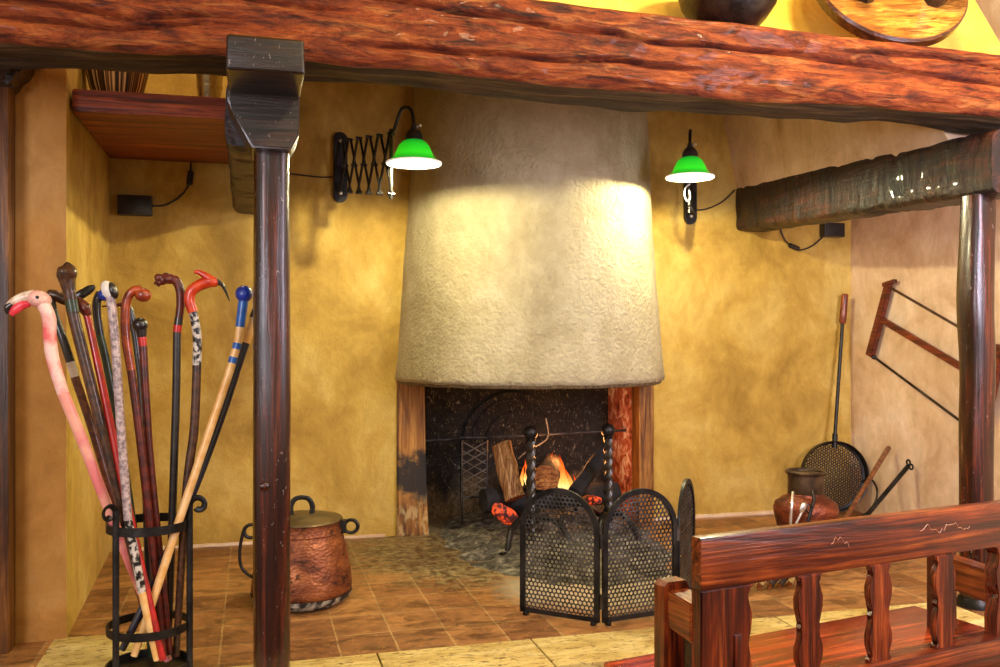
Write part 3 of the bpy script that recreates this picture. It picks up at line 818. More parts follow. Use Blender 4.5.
# ================================================================== CHIMNEY HOOD
HCX = 1.40
hood = thing('chimney_hood', 'cream rough-plastered round chimney hood over the fire', 'chimney hood', (HCX, YB, .78))
bm = B()
prof = [(.655, .83), (.672, .80), (.690, .786), (.706, .79), (.710, .81)] + [(.708 - .092 * ((z - .81) / 1.44) - .012 * math.sin(PI * (z - .81) / 1.44), z) for z in [.81 + .05 * i for i in range(1, 30)]] + [(.60, 2.5), (.55, 3.4), (.50, 3.4), (.55, 2.4), (.60, 1.4)]
seg = 90; rings = []
for r, z in prof:
    ring = []
    for k in range(seg + 1):
        a = PI + PI * k / seg
        rr = r + .010 * noise.noise(Vector((math.cos(a) * 2.2, math.sin(a) * 2.2, z * 1.8))) + .004 * noise.noise(Vector((math.cos(a) * 9, math.sin(a) * 9, z * 9)))
        zz = z + (.006 * noise.noise(Vector((k * .25, 3, 1))) if z < .84 else 0)
        ring.append(bm.verts.new((HCX + rr * math.cos(a), YB + .0 + rr * math.sin(a) * 1.0, zz)))
    rings.append(ring)
for i in range(len(rings)):
    A, C = rings[i], rings[(i + 1) % len(rings)]
    for k in range(seg): bm.faces.new((A[k], A[k + 1], C[k + 1], C[k]))
obj('plaster_shell', bm, 'plaster_hood', hood, sharp=70)
bm = B()
tube(bm, [(HCX + .682 * math.cos(PI + PI * k / 60), YB + .682 * math.sin(PI + PI * k / 60), .788 + .004 * noise.noise(Vector((k * .4, 0, 0)))) for k in range(61)], .016, 8)
obj('lower_lip', bm, 'soot', hood, label='soot-blackened lower lip of the hood')

fs = thing('fireplace_surround', 'sooty timber jambs framing the fire mouth under the hood', 'fireplace', (HCX, 4.52, 0))
bm = B(); prism(bm, [(.70, 0), (.862, 0), (.846, .3), (.838, .86), (.70, .86)], (0, 4.52, 0), (1, 0, 0), (0, 0, 1), (0, 1, 0), .10, .006)
bmesh.ops.subdivide_edges(bm, edges=bm.edges, cuts=2)
obj('jamb', bm, 'jamb', fs, label='left jamb, scorched black near its foot')
bm = B(); box(bm, 2.012, 2.10, 4.50, 4.62, 0, .86, .006); obj('jamb', bm, 'jamb_plain', fs, label='right jamb of plain brown timber')
bm = B(); box(bm, 2.005, 2.12, 4.60, 4.928, 0.005, .86, .004)
obj('brick_cheek', bm, 'cheek', fs, label='red burnt brick cheek')

# ================================================================== FIRE
bm = B()
NX, NY = 70, 60
vs = []
for i in range(NX + 1):
    row = []
    for j in range(NY + 1):
        x = .88 + 1.13 * i / NX; y = 3.34 + 1.58 * j / NY
        ex, ey = (x - 1.43) / .58, (y - 4.30) / .96
        f = max(0, 1 - (ex * ex + ey * ey) ** .9 + .22 * noise.noise(Vector((x * 7, y * 7, 4))) - .06)
        h = .07 * f + .035 * f ** .8 * (.5 + fbm(Vector((x * 9, y * 9, 0)), 4) * .9) if f > 0 else -.004
        if f > 0: h -= .006
        row.append(bm.verts.new((x, y, max(-.004, h))))
    vs.append(row)
for i in range(NX):
    for j in range(NY): bm.faces.new((vs[i][j], vs[i + 1][j], vs[i + 1][j + 1], vs[i][j + 1]))
single('wood_ash', bm, 'ash', 'grey heap of wood ash spilling out under the fire', 'ash', (1.42, 4.35, 0), kind='stuff', sharp=80)

def andiron(label, x, y, ztop, spread):
    t = thing('andiron', label, 'andiron', (x, y, 0))
    bm = B(); n = 90; seg = 16; rings = []
    z0, z1 = .06, ztop - .055
    for i in range(n + 1):
        z = z0 + (z1 - z0) * i / n; tw = i / n * PI * 9
        rings.append([bm.verts.new((x + (.0195 + .0045 * math.cos(4 * (a * 2 * PI / seg) )) * math.cos(a * 2 * PI / seg + tw / 2), y + (.0195 + .0045 * math.cos(4 * a * 2 * PI / seg)) * math.sin(a * 2 * PI / seg + tw / 2), z)) for a in range(seg)])
    for A, C in zip(rings, rings[1:]):
        for k in range(seg): bm.faces.new((A[k], A[(k + 1) % seg], C[(k + 1) % seg], C[k]))
    bm.faces.new(rings[0][::-1]); bm.faces.new(rings[-1])
    obj('twisted_shaft', bm, 'iron_worn', t)
    bm = B(); ball(bm, (x, y, ztop - .033), .035, 24); lathe(bm, [(0, ztop - .075), (.022, ztop - .073), (.024, ztop - .066), (.014, ztop - .06), (0, ztop - .06)], (x, y, 0), 20)
    obj('ball_finial', bm, 'iron', t)
    for s in (-1, 1):
        bm = B(); stube(bm, [(x, y, .11), (x + s * .05 * spread, y - .04, .15), (x + s * .10 * spread, y - .10, .11), (x + s * .125 * spread, y - .15, .04), (x + s * .13 * spread, y - .17, .018), (x + s * .16 * spread, y - .19, .016)], [.016, .015, .014, .014, .015, .018], 10)
        obj('foot', bm, 'iron', t)
    bm = B(); stube(bm, [(x, y, .10), (x, y + .12, .115), (x, y + .42, .115), (x, y + .46, .09), (x, y + .46, .03)], .013, 8); obj('billet_bar', bm, 'iron', t)
AL = at(531, 548, z=0); AR = at(607, 541, z=0)
andiron('twisted iron andiron with ball top beside the upright split log', AL.x, 4.12, .585, 1.25)
andiron('twisted iron andiron with ball top beside the red brick cheek', AR.x - .01, 4.12, .585, .8)

def log(name, label, mats, a, b2, r, seg=14, split=False, cat='log', seed=0, group=None, cut=True):
    a, b2 = Vector(a), Vector(b2)
    t = thing(name, label, cat, tuple(a), group=group)
    ax = (b2 - a).normalized(); up = Vector((0, 0, 1)) if abs(ax.z) < .8 else Vector((0, 1, 0)); sd = ax.cross(up).normalized(); up = sd.cross(ax)
    def f(u, v):
        ang = 2 * PI * v
        q = 1.0
        if split:
            q = min(1.0, .55 / max(.2, abs(math.cos(ang + .5)))) * (1 if math.sin(ang + .5) > -.3 else .8)
        rr = r * q * (1 + .14 * noise.noise(Vector((math.cos(ang) * 1.6 + seed, math.sin(ang) * 1.6, u * 2.5))) + .05 * noise.noise(Vector((math.cos(ang) * 6, math.sin(ang) * 6 + seed, u * 4))))
        return a.lerp(b2, u) + (sd * math.cos(ang) + up * math.sin(ang)) * rr
    bm = B(); gridbox(bm, f, 18, 28); obj('body', bm, mats[0], t, sharp=50)
    if cut:
        for sgn, e in ((-1, a), (1, b2)):
            bm = B(); ring = [bm.verts.new(f(0 if sgn < 0 else 1, k / 28) + ax * .002 * sgn) for k in range(28)]
            bm.faces.new(ring); obj('cut_face', bm, mats[1], t)
    return t
log('firewood_log', 'pale split log standing tilted in the fire', ('log', 'log_cut'), at(516, 498, Y=4.22), at(502, 444, Y=4.34), .062, split=True, seed=2)
log('charred_log', 'black burning log lying across the andirons', ('char', 'char'), (1.10, 4.34, .195), (1.84, 4.42, .19), .06, seed=4)
log('firewood_log', 'round brown log with its sawn end facing out of the flames', ('bark', 'log_cut'), at(545, 478, Y=4.20), at(551, 466, Y=4.62), .066, seed=7)
log('charred_log', 'charred log wedge leaning toward the red brick cheek', ('char', 'char'), at(573, 497, Y=4.2), at(603, 455, Y=4.42), .06, split=True, seed=9)
bm = B()
c = at(505, 514, Y=4.16); ball(bm, c, (.075, .04, .04), 28, Matrix.Rotation(.65, 3, 'Y'))
for v in bm.verts: v.co += (v.co - c) * (.25 * fbm(v.co * 14, 3))
single('ember', bm, 'ember', 'glowing red ember lump below the upright split log', 'ember', tuple(c))
bm = B(); c = at(592, 500, Y=4.3); ball(bm, c, (.05, .04, .03), 24)
for v in bm.verts: v.co += (v.co - c) * (.4 * fbm(v.co * 14, 3))
single('ember', bm, 'ember', 'glowing ember lump low between the two andirons', 'ember', tuple(c))

def flame(bm, base, h, w, lean, seed):
    base = Vector(base); n = 22; seg = 14; rings = []
    for i in range(n + 1):
        t = i / n
        r = w * (math.sin(PI * min(1, t * 1.25 + .12)) if t < .3 else 1 * (1 - t) ** .9 * 1.25) * (1 - .1 * t)
        r = max(r, .0008)
        c = base + Vector((lean * t * t + .25 * w * noise.noise(Vector((t * 3 + seed, 0, 0))) * 2 * t, .2 * w * math.sin(t * 5 + seed), h * t))
        rings.append([bm.verts.new(c + Vector((math.cos(2 * PI * k / seg), .6 * math.sin(2 * PI * k / seg), 0)) * r * (1 + .25 * noise.noise(Vector((k * .8 + seed, t * 4, 2))))) for k in range(seg)])
    for A, C in zip(rings, rings[1:]):
        for k in range(seg): bm.faces.new((A[k], A[(k + 1) % seg], C[(k + 1) % seg], C[k]))
    return bm
fl = thing('fire', 'orange flames rising between the two andirons', 'fire', tuple(at(556, 480, Y=4.25)))
for i, (px, py, h, w, ln, Y) in enumerate([(566, 484, .155, .020, -.035, 4.22), (573, 486, .11, .017, -.05, 4.26), (560, 482, .12, .013, .0, 4.30), (579, 490, .09, .016, -.03, 4.24), (527, 474, .085, .016, -.01, 4.36), (521, 480, .10, .014, .02, 4.40), (537, 470, .05, .010, .01, 4.5), (549, 463, .07, .010, .02, 4.5)]):
    bm = B(); flame(bm, at(px, py + 11, Y=Y), h + .045, w, ln, i * 3.7); obj('flame', bm, 'flame', fl)
li = bpy.data.lights.new('fire_light', 'POINT'); li.energy = 7; li.color = (1, .38, .1); li.shadow_soft_size = .06
lo_ = bpy.data.objects.new('fire_light', li); COL.objects.link(lo_); lo_.location = at(566, 455, Y=4.44)

# iron bar and hook in the firebox, gridiron
bm = B(); tube(bm, [(.86, 4.66, .465), (2.0, 4.66, .49)], .007, 8)
bar = single('firebox_bar', bm, 'iron_worn', 'thin dark iron bar spanning the sooty firebox', 'iron bar', (1.4, 4.66, .48))
bm = B(); stube(bm, [at(546, 418, Y=4.64), at(548, 436, Y=4.64), at(540, 444, Y=4.62), at(528, 450, Y=4.58), at(518, 459, Y=4.55)], .0045, 8)
single('pot_hook', bm, 'pale_iron', 'bent wire pot hook dangling behind the ball-topped andiron', 'hook', tuple(at(546, 418, Y=4.64)))
gr = thing('gridiron', 'upright lattice gridiron leaning in the left of the fire mouth', 'gridiron', tuple(at(475, 532, Y=4.62).xy) + (.004,))
Yg = 4.60
bm = B()
for px in (462, 487): tube(bm, [at(px, 440, Y=Yg), Vector((at(px, 530, Y=Yg).x, Yg, .006))], .0055, 8)
tube(bm, [at(460, 438, Y=Yg), at(490, 438, Y=Yg)], .008, 8)
tube(bm, [at(462, 497, Y=Yg), at(487, 497, Y=Yg)], .005, 8)
obj('frame', bm, 'iron_worn', gr)
bm = B()
for i in range(6):
    y0 = 442 + i * 9
    tube(bm, [at(463, y0, Y=Yg + .003), at(486, y0 + 13, Y=Yg + .003)], .0032, 6)
    tube(bm, [at(486, y0, Y=Yg - .003), at(463, y0 + 13, Y=Yg - .003)], .0032, 6)
obj('lattice', bm, 'pale_iron', gr)

# ================================================================== FIRE SCREEN
fsn = thing('fire_screen', 'three-panel arched black fire screen with perforated metal before the hearth', 'fire screen', (1.2, 3.0, 0))
def panel(p0, p1, H=.455, lift=.012, label=None):
    p0, p1 = Vector((*p0, 0)), Vector((*p1, 0)); W = (p1 - p0).length; u = (p1 - p0) / W; n = Vector((-u.y, u.x, 0))
    to3 = lambda a, b: p0 + u * a + Vector((0, 0, lift + b))
    rad = W / 2; spring = H - rad * 1.0
    m = .004
    def inside(x, y):
        if y < -.006 or x < -.006 or x > W + .006: return False
        if y > spring: return math.hypot(x - rad, y - spring) < rad + .006
        return True
    def clampf(x, y):
        x = min(max(x, m), W - m); y = max(y, m)
        if y > spring:
            dd = math.hypot(x - rad, y - spring)
            if dd > rad - m: x, y = rad + (x - rad) * (rad - m) / dd, spring + (y - spring) * (rad - m) / dd
        return x, y
    bm = B(); path = [to3(0, 0), to3(0, spring * .5)] + [to3(rad - rad * math.cos(PI * k / 28), spring + rad * math.sin(PI * k / 28)) for k in range(29)] + [to3(W, spring * .5), to3(W, 0)]
    # flat bar frame
    pts = path; rings = []
    outl = []
    for i, p in enumerate(pts):
        q = Vector(((p - p0).dot(u), p.z - lift, 0))
        if q.y <= spring: nn = Vector((-1, 0, 0)) if q.x < rad else Vector((1, 0, 0))
        else: nn = Vector((q.x - rad, q.y - spring, 0)).normalized()
        outl.append((q, nn))
    w, th = .017, .006
    for q, nn in outl:
        o_ = q + nn * .002; i_ = q - nn * w
        rings.append([bm.verts.new(to3(a.x, a.y) + n * s) for a, s in ((o_, -th), (o_, th), (i_, th), (i_, -th))])
    for A, C in zip(rings, rings[1:]):
        for k in range(4): bm.faces.new((A[k], A[(k + 1) % 4], C[(k + 1) % 4], C[k]))
    bm.faces.new(rings[0][::-1]); bm.faces.new(rings[-1])
    for (a0, a1, b0, b1) in ((0, W, 0, .016),):
        q = [to3(a0, b0) - n * th, to3(a1, b0) - n * th, to3(a1, b1) - n * th, to3(a0, b1) - n * th]
        v1 = [bm.verts.new(x) for x in q]; v2 = [bm.verts.new(x + n * th * 2) for x in q]
        bm.faces.new(v1[::-1]); bm.faces.new(v2)
        for k in range(4): bm.faces.new((v1[k], v1[(k + 1) % 4], v2[(k + 1) % 4], v2[k]))
    fr = obj('screen_panel', bm, 'iron', fsn, label=label)
    bm = B(); perforated(bm, inside, clampf, (0, W), (0, H), .0165, .0066, to3)
    solid(obj('perforated_sheet', bm, 'mesh', fr, flat=True), .0025)
    for a in (.02, W - .02):
        bm = B(); box(bm, -.008, .008, -.012, .012, 0, .014, .003, M=Matrix.Translation(p0 + u * a) @ Matrix.Rotation(math.atan2(u.y, u.x), 4, 'Z'))
        obj('foot', bm, 'iron', fr)
S0 = at(521, 614, z=0).xy; S1 = at(599, 626, z=0).xy; S1b = at(603, 626, z=0).xy
S2 = at(676.5, 615, z=0).xy; S3 = (S2.x + .205, S2.y + .262)
S2b = (S2.x + .010, S2.y + .004)
panel(S0, S1, label='left panel'); panel(S1b, S2, label='middle panel'); panel(S2b, S3, label='narrow-looking wing panel turned back to the wall')
for c, zz in (((S1 + S1b) / 2, .06), ((S1 + S1b) / 2, .27), ((Vector(S2) + Vector(S2b)) / 2, .06), ((Vector(S2) + Vector(S2b)) / 2, .27)):
    bm = B(); tube(bm, [(c.x, c.y - .004, zz), (c.x, c.y - .004, zz + .05)], .0075, 10)
    obj('hinge', bm, 'iron_worn', fsn)

# ================================================================== COPPER CAULDRON
c = at(303, 609, z=0); cx, cy = c.x, c.y + .10
pot = thing('copper_cauldron', 'lidded hammered copper cauldron standing on the tiles behind the straight post', 'cauldron', (cx, cy, 0))
bm = B()
lathe(bm, [(0, .02), (.12, .02), (.165, .028), (.186, .05), (.19, .075), (.184, .13), (.168, .22), (.155, .285), (.151, .30), (.155, .305), (.152, .312), (.147, .34), (.150, .352), (.146, .352), (.14, .31), (.15, .22), (.17, .1), (.15, .05), (0, .045)], (cx, cy, 0), 64, wob=.006)
obj('body', bm, 'copper', pot)
bm = B(); lathe(bm, [(0, .003), (.13, .003), (.165, .012), (.187, .036), (.1915, .052), (.184, .04), (.16, .02), (0, .02)], (cx, cy, 0), 56, wob=.007); obj('ash_caked_bottom', bm, 'limescale', pot, label='ashy grey bottom edge')
bm = B(); lathe(bm, [(0, .378), (.07, .376), (.075, .372), (.13, .366), (.152, .360), (.155, .353), (.15, .350), (0, .352)], (cx, cy, 0), 56); ld = obj('lid', bm, 'lid', pot, label='dull greenish metal lid')
bm = B(); stube(bm, [(cx - .038, cy, .372), (cx - .04, cy, .41), (cx - .026, cy, .44), (cx, cy, .448), (cx + .026, cy, .44), (cx + .04, cy, .41), (cx + .038, cy, .372)], .0056, 10, squash=(1.8, .7)); obj('lid_handle', bm, 'iron', ld)
for s, ang in ((-1, R(185)), (1, R(-8))):
    dx, dy = math.cos(ang), math.sin(ang); m0 = Vector((cx + dx * .15, cy + dy * .15, .318))
    bm = B(); pts = [m0 + Vector((dx, dy, 0)) * (.036 + .026 * math.cos(2 * PI * k / 20)) + Vector((0, 0, .028 * math.sin(2 * PI * k / 20))) for k in range(20)]
    tube(bm, pts, .0075, 8, closed=True); o = obj('ring_handle', bm, 'iron', pot)
    bm = B(); box(bm, -.012, .018, -.022, .022, -.026, .03, .005, M=Matrix.Translation(m0) @ Matrix.Rotation(ang, 4, 'Z')); obj('handle_plate', bm, 'iron', o)
dl = Vector((cx + math.cos(R(185)) * .215, cy - .02, .30))
bm = B(); stube(bm, [dl + Vector((0, 0, .02)), dl + Vector((-.012, 0, -.06)), dl + Vector((-.006, 0, -.13)), dl + Vector((.03, -.01, -.17)), dl + Vector((.07, -.03, -.18))], .006, 8)
obj('bail', bm, 'iron', pot, label='black bail hanging at the left ring')

pot.scale = (1, 1, .885)
# ================================================================== COPPER JUG
c = at(814, 571, z=0); jx, jy = c.x, c.y + .06
jug = thing('copper_jug', 'brown copper water jug with dark collar behind the bench rail', 'jug', (jx, jy, 0))
bm = B(); lathe(bm, [(0, 0), (.08, 0), (.084, .01), (.098, .08), (.122, .19), (.135, .25), (.137, .272), (.130, .295), (.104, .316), (.080, .328), (.074, .345), (0, .345)], (jx, jy, 0), 56, wob=.004); obj('body', bm, 'copper_jug', jug)
bm = B(); lathe(bm, [(.072, .33), (.0765, .34), (.076, .40), (.078, .422), (.085, .428), (.087, .436), (.082, .442), (.072, .436), (.069, .40), (.069, .34)], (jx, jy, 0), 48, closed=True); obj('collar', bm, 'jug_collar', jug, label='dark tarnished collar')
bm = B(); lathe(bm, [(0, .43), (.05, .432), (.069, .43), (.070, .42), (0, .42)], (jx, jy, 0), 40); obj('lid', bm, 'jug_collar', jug)
bm = B()
fy = lambda px, py, o_: at(px, py, Y=jy - o_)
stube(bm, [fy(793, 489, .108), fy(792, 500, .14), fy(791, 512, .145), fy(790, 530, .142)], .0055, 8); obj('strap', bm, 'steel', jug, label='bright metal strap')
bm = B(); stube(bm, [fy(812, 488, .12), fy(814, 497, .14), fy(811, 508, .15), fy(808, 520, .15), fy(806, 530, .145)], .0075, 8); obj('chain', bm, 'iron', jug)
bm = B(); c = fy(803, 505, .155); ball(bm, c, (.015, .008, .024), 18, Matrix.Rotation(.4, 3, 'Y')); stube(bm, [c + Vector((-.006, 0, -.02)), fy(796, 522, .152), fy(792, 534, .148)], .005, 8); obj('clasp', bm, 'steel', jug, label='bright metal clasp')
bm = B(); tube(bm, [fy(809, 506, .152) + Vector((.014 * math.cos(2 * PI * k / 16), 0, .018 * math.sin(2 * PI * k / 16))) for k in range(16)], .004, 8, closed=True); obj('ring', bm, 'iron', jug)

jug.scale = (1, 1, .965)
# split kindling on the floor in front of the jug
kb = at(775, 592, z=0)
for i, (dx, r, lean, m_, lab) in enumerate([(-.12, .026, .03, 'kindling', 'pale kindling stick leaning on the copper jug, leftmost under the rail'), (-.058, .02, .06, 'kindling', 'pale kindling stick leaning second from the left under the rail'), (-.012, .019, .07, 'bark', 'dark barked kindling stick between the pale ones'), (.032, .016, .05, 'bark', 'thin barked kindling stick right of the dark one'), (.078, .019, .09, 'kindling', 'pale kindling stick leaning rightmost, beside the baluster')]):
    a = Vector((kb.x + dx, kb.y + .02, r * .95)); b3 = Vector((2.27 + dx * .8, jy - .145 - .1 * abs(dx + .02), .165 + .1 * dx))
    log('kindling_stick', lab, (m_, 'log_cut'), a, b3, r, split=True, cat='firewood', seed=i * 5 + 1, group='kindling sticks under the bench rail')

# ================================================================== SKIMMER AND FIRE TOOLS
sk = thing('roasting_pan', 'long-handled perforated chestnut roasting pan leaning in the right corner', 'roasting pan', (3.21, 4.42, 0))
c = at(833, 476, Y=4.42); up = (at(845, 300, Y=4.50) - at(838, 442, Y=4.45)).normalized()
zax = Vector((-.12, -.97, .22)); zax = (zax - up * zax.dot(up)).normalized(); xax = up.cross(zax).normalized()
Mx = Matrix((xax, up, zax)).transposed()
rd = .190
bm = B()
to3 = lambda a, b: c + Mx @ Vector((a, b, 0))
def cl(x, y):
    r_ = math.hypot(x, y)
    return (x, y) if r_ < rd - .01 else (x * (rd - .01) / r_, y * (rd - .01) / r_)
perforated(bm, lambda x, y: math.hypot(x, y) < rd - .006, cl, (-rd, rd), (-rd, rd), .026, .0066, to3, 6)
solid(obj('perforated_bowl', bm, 'pan_iron', sk, flat=True), .002)
bm = B(); lathe(bm, [(rd - .012, -.004), (rd + .002, .0), (rd + .004, .035), (rd + .009, .037), (rd + .009, .033), (rd + .007, -.004), (rd - .012, -.008)], c, 56, closed=True, M=Mx); obj('rim', bm, 'iron', sk)
h0 = to3(.0, rd); h1 = at(842.5, 322, Y=4.50); h2 = at(845, 294, Y=4.50)
bm = B(); tube(bm, [h0 - up * .03, h0 + up * .05, h0 + up * .05, h1], [.016, .015, .010, .010], 10); obj('handle', bm, 'iron', sk)
bm = B(); tube(bm, [h1 - up * .01, h1, h1.lerp(h2, .3), h1.lerp(h2, .7), h2 - up * .01, h2], [.014, .02, .021, .019, .021, .016], 12); obj('grip', bm, 'grip', sk, label='red-brown wooden grip')
bm = B(); pp = [at(x, y, Y=yy) for x, y, yy in [(862, 482, 4.40), (868, 479, 4.36), (873, 481, 4.32), (877, 490, 4.27), (876, 500, 4.25), (870, 510, 4.25), (862, 516, 4.28)]]; stube(bm, pp, .0055, 8); obj('loop_handle', bm, 'iron', sk)

def tool(name, label, base, top, r, extra=None):
    base, top = Vector(base), Vector(top)
    t = thing(name, label, 'fire tool', tuple(base))
    dv = (top - base).normalized()
    bm = B(); tube(bm, [base, base.lerp(top, .1), base.lerp(top, .6), top - dv * .01, top], [r * .8, r, r, r * 1.1, r * .7], 10); obj('shaft', bm, 'brown_stick' if not extra else 'iron', t)
    return t, top, dv
X1 = 3.33
p, q = at(846, 520, z=.30), at(889, 447, X=X1)
b0 = Vector((q.x - .40, q.y - .42, .012)); b0 = at(832, 541, z=.012)
tool('fire_stick', 'brown wooden fire stick leaning beside the perforated pan', b0, q, .0125)
q = at(909, 465, X=X1); b0 = at(848, 538, z=.012)
t, tp, dv = tool('fire_poker', 'iron fire poker with ring end leaning on the right wall', b0, q, .0115, 1)
bm = B()
for o_ in (Vector((0, .0, .014)), Vector((-.004, -.026, -.006))):
    tube(bm, [tp + o_ + Vector((-.004, .013 * math.cos(2 * PI * k / 14), .013 * math.sin(2 * PI * k / 14))) for k in range(14)], .005, 8, closed=True)
obj('ring', bm, 'iron', t)

# ================================================================== BOW SAW ON THE RIGHT WALL
XS = XR - .035
sv = thing('bow_saw', 'red-brown wooden bow saw hanging on the right wall', 'saw', (XR, 3.9, .8))
w = lambda px, py: at(px, py, X=XS)
def bar2(bm, a, b2, w0, th, w1=None, bev=.004):
    a, b2 = Vector(a), Vector(b2); u = (b2 - a); L = u.length; u /= L; n = Vector((1, 0, 0)); s_ = u.cross(n).normalized(); w1 = w1 or w0
    prism(bm, [(0, -w0 / 2), (L, -w1 / 2), (L, w1 / 2), (0, w0 / 2)], a - n * th / 2, u, s_, n, th, bev)
bm = B(); bar2(bm, w(870, 356), w(889, 283), .052, .03, .042); bar2(bm, w(884, 285), w(895, 281), .02, .034, .02); obj('end_arm', bm, 'sawwood', sv)
A2, A3 = w(1001, 345), w(986, 418)
bm = B(); bar2(bm, A3, A2, .05, .03, .042); obj('end_arm', bm, 'sawwood', sv)
m0 = w(879, 318); m1 = A2.lerp(A3, .55)
bm = B(); bar2(bm, m0, m1, .034, .022); obj('stretcher', bm, 'sawwood', sv)
k0 = w(891, 288); k1 = A2 + Vector((0, 0, -.03))
bm = B(); tube(bm, [k0, k0.lerp(k1, .5), k1], .0075, 8); obj('tension_cord', bm, 'dark_stick', sv)
k0 = w(874, 357); k1 = A3 + Vector((0, 0, .0)); 
bm = B(); bar2(bm, k0, w(975, 432), .014, .003, bev=0); obj('blade', bm, 'iron_worn', sv)
bm = B(); ball(bm, w(874, 357), .014, 10); obj('blade_pin', bm, 'iron', sv)
bm = B(); tube(bm, [(XS, w(883, 300).y, w(883, 300).z + .0), (XR + .0, w(883, 300).y, w(883, 300).z)], .006, 8); obj('wall_peg', bm, 'iron', sv)

# ================================================================== BENCH
BA = R(10.4)
bn = thing('wooden_bench', 'red-brown wooden bench with sawn balusters seen from behind', 'bench', (1.062, 2.036, -.4), BA)
T = .9       # top of the back above the room floor
def bx(name, mat, *a, label=None, bev=.005, parent=bn, **k):
    bm = B(); box(bm, *a, bev); return obj(name, bm, mat, parent, label=label, **k)
L1 = 1.30
bm = B(); box(bm, .018, L1, 0, .04, T - .132, T, .003)
o = obj('top_rail', bm, ['bench', 'bench'], bn)
for p in o.data.polygons:
    if p.normal.z > .6: p.material_index = 1
# scratched illegible marks in the rail
xs_, pts_ = .80, []
for lx, n_, s_ in ((.455, 9, .011), (.80, 26, .007)):
    pts_ = [(lx + k * .0085, -.0006, T - .052 + .012 * math.sin(k * .5) + s_ * random.uniform(-1, 1)) for k in range(n_)]
    bm = B(); stube(bm, pts_, .0008, 5, 3)
    obj('carved_scratch', bm, 'scratch', o, label='pale illegible scratch mark')
bx('lower_rail', 'bench', .10, L1 - .10, -.022, .05, .38, .498)
# end posts with a scalloped inner edge
def endpost(x0, sgn, label):
    pr = [(0, 0), (.17, 0), (.17, .40), (.152, .43), (.162, .48), (.168, .55), (.158, .60), (.148, .618), (.164, .65), (.168, .69), (.150, .72), (.146, .742), (.172, .768), (0, .768)]
    bm = B(); prism(bm, [(x0 + sgn * a, b) for a, b in pr], (0, .0, 0), (1, 0, 0), (0, 0, 1), (0, 1, 0), .042, .004)
    o = obj('end_post', bm, 'bench_z', bn, label=label)
    bm = B(); box(bm, x0 + sgn * .115 - .011, x0 + sgn * .115 + .011, -.006, .02, .555, .645, .004); obj('tenon', bm, 'bench_z', o)
endpost(.018, 1, 'left end post'); endpost(L1, -1, 'right end post')
bprof = [(0, .037), (.04, .038), (.06, .024), (.10, .032), (.18, .040), (.28, .041), (.40, .031), (.45, .024), (.49, .033), (.53, .024), (.58, .031), (.68, .040), (.78, .041), (.87, .030), (.92, .023), (.95, .034), (1, .036)]
for L in (.378, .639, .902):
    z0, z1 = .496, T - .13
    bm = B(); prism(bm, [(L - h * 1.12, z0 + (z1 - z0) * t_) for t_, h in bprof] + [(L + h * 1.12, z0 + (z1 - z0) * t_) for t_, h in bprof[::-1]], (0, -.006, 0), (1, 0, 0), (0, 0, 1), (0, 1, 0), .021, .003)
    obj('baluster', bm, 'bench_z', bn)
bx('seat', 'seat', -.0, L1, .045, .43, .425, .456, label='red-stained seat board', bev=.008)
def armset(x0, D, ztop, label):
    pr = [(0, 0), (.0, ztop - .012), (.012, ztop), (.07, ztop), (.082, ztop - .02), (.082, ztop - .09), (.074, ztop - .10), (.082, ztop - .13), (.082, 0)]
    bm = B(); prism(bm, [(x0 + a, .456 + b) for a, b in pr], (0, D - .03, 0), (1, 0, 0), (0, 0, 1), (0, 1, 0), .055, .005)
    obj('arm_post', bm, 'bench_z', bn, label=label + ' arm post')
    bm = B(); prism(bm, [(.035, .456 + ztop - .13), (D - .02, .456 + ztop - .115), (D - .02, .456 + ztop - .02), (.035, .456 + ztop - .03)], (x0 + .008, 0, 0), (0, 1, 0), (0, 0, 1), (1, 0, 0), .066, .004)
    o = obj('armrest', bm, ['bench_y', 'bench_y'], bn, label=label + ' armrest')
    for p in o.data.polygons:
        if p.normal.z > .6: p.material_index = 1
armset(.004, .160, .302, 'left'); armset(1.128, .22, .262, 'right')
bx('side_panel', 'bolster', .03, .055, .04, .088, .456, .64, label='dark panel below the left arm')
for x in (.05, L1 - .11): bx('leg', 'bench_z', x, x + .06, .36, .42, 0, .427)
for x in (.05, L1 - .11): bx('stretcher', 'bench_y', x + .015, x + .045, .04, .37, .12, .17)
bx('apron', 'bench', .11, L1 - .11, .375, .40, .35, .427)

# ================================================================== STICK STAND
SX, SY = -.305, 2.885
sd_ = thing('umbrella_stand', 'black wrought iron stick stand with scroll tops left of the straight post', 'stick stand', (SX, SY, .004))
for z0, z1 in ((.430, .456), (.128, .152)):
    bm = B(); hoop(bm, (SX, SY, 0), .118, z0, z1, .005); obj('hoop', bm, 'iron', sd_)
bm = B(); lathe(bm, [(.12, .004), (.12, .032), (.114, .032), (.114, .012), (0, .012), (0, .004)], (SX, SY, 0), 48); obj('base_tray', bm, 'iron', sd_)
for ang in (R(230), R(-12), R(92)):
    dx, dy = math.cos(ang), math.sin(ang); e = Vector((dx, dy, 0)); r0 = .1215
    pts = [Vector((SX, SY, 0)) + e * r0 + Vector((0, 0, z)) for z in (.004, .15, .30, .45, .50)]
    for k in range(1, 15):
        a = PI - k * PI * 1.75 / 14; rr = .026 * (1 - k / 14 * .55)
        pts.append(Vector((SX, SY, 0)) + e * (r0 + .026 + rr * math.cos(a)) + Vector((0, 0, .50 + rr * math.sin(a) * 1.0)))
    bm = B(); stube(bm, pts, .0075, 8, 3, squash=(1.25, .6)); obj('upright_bar', bm, 'iron', sd_)

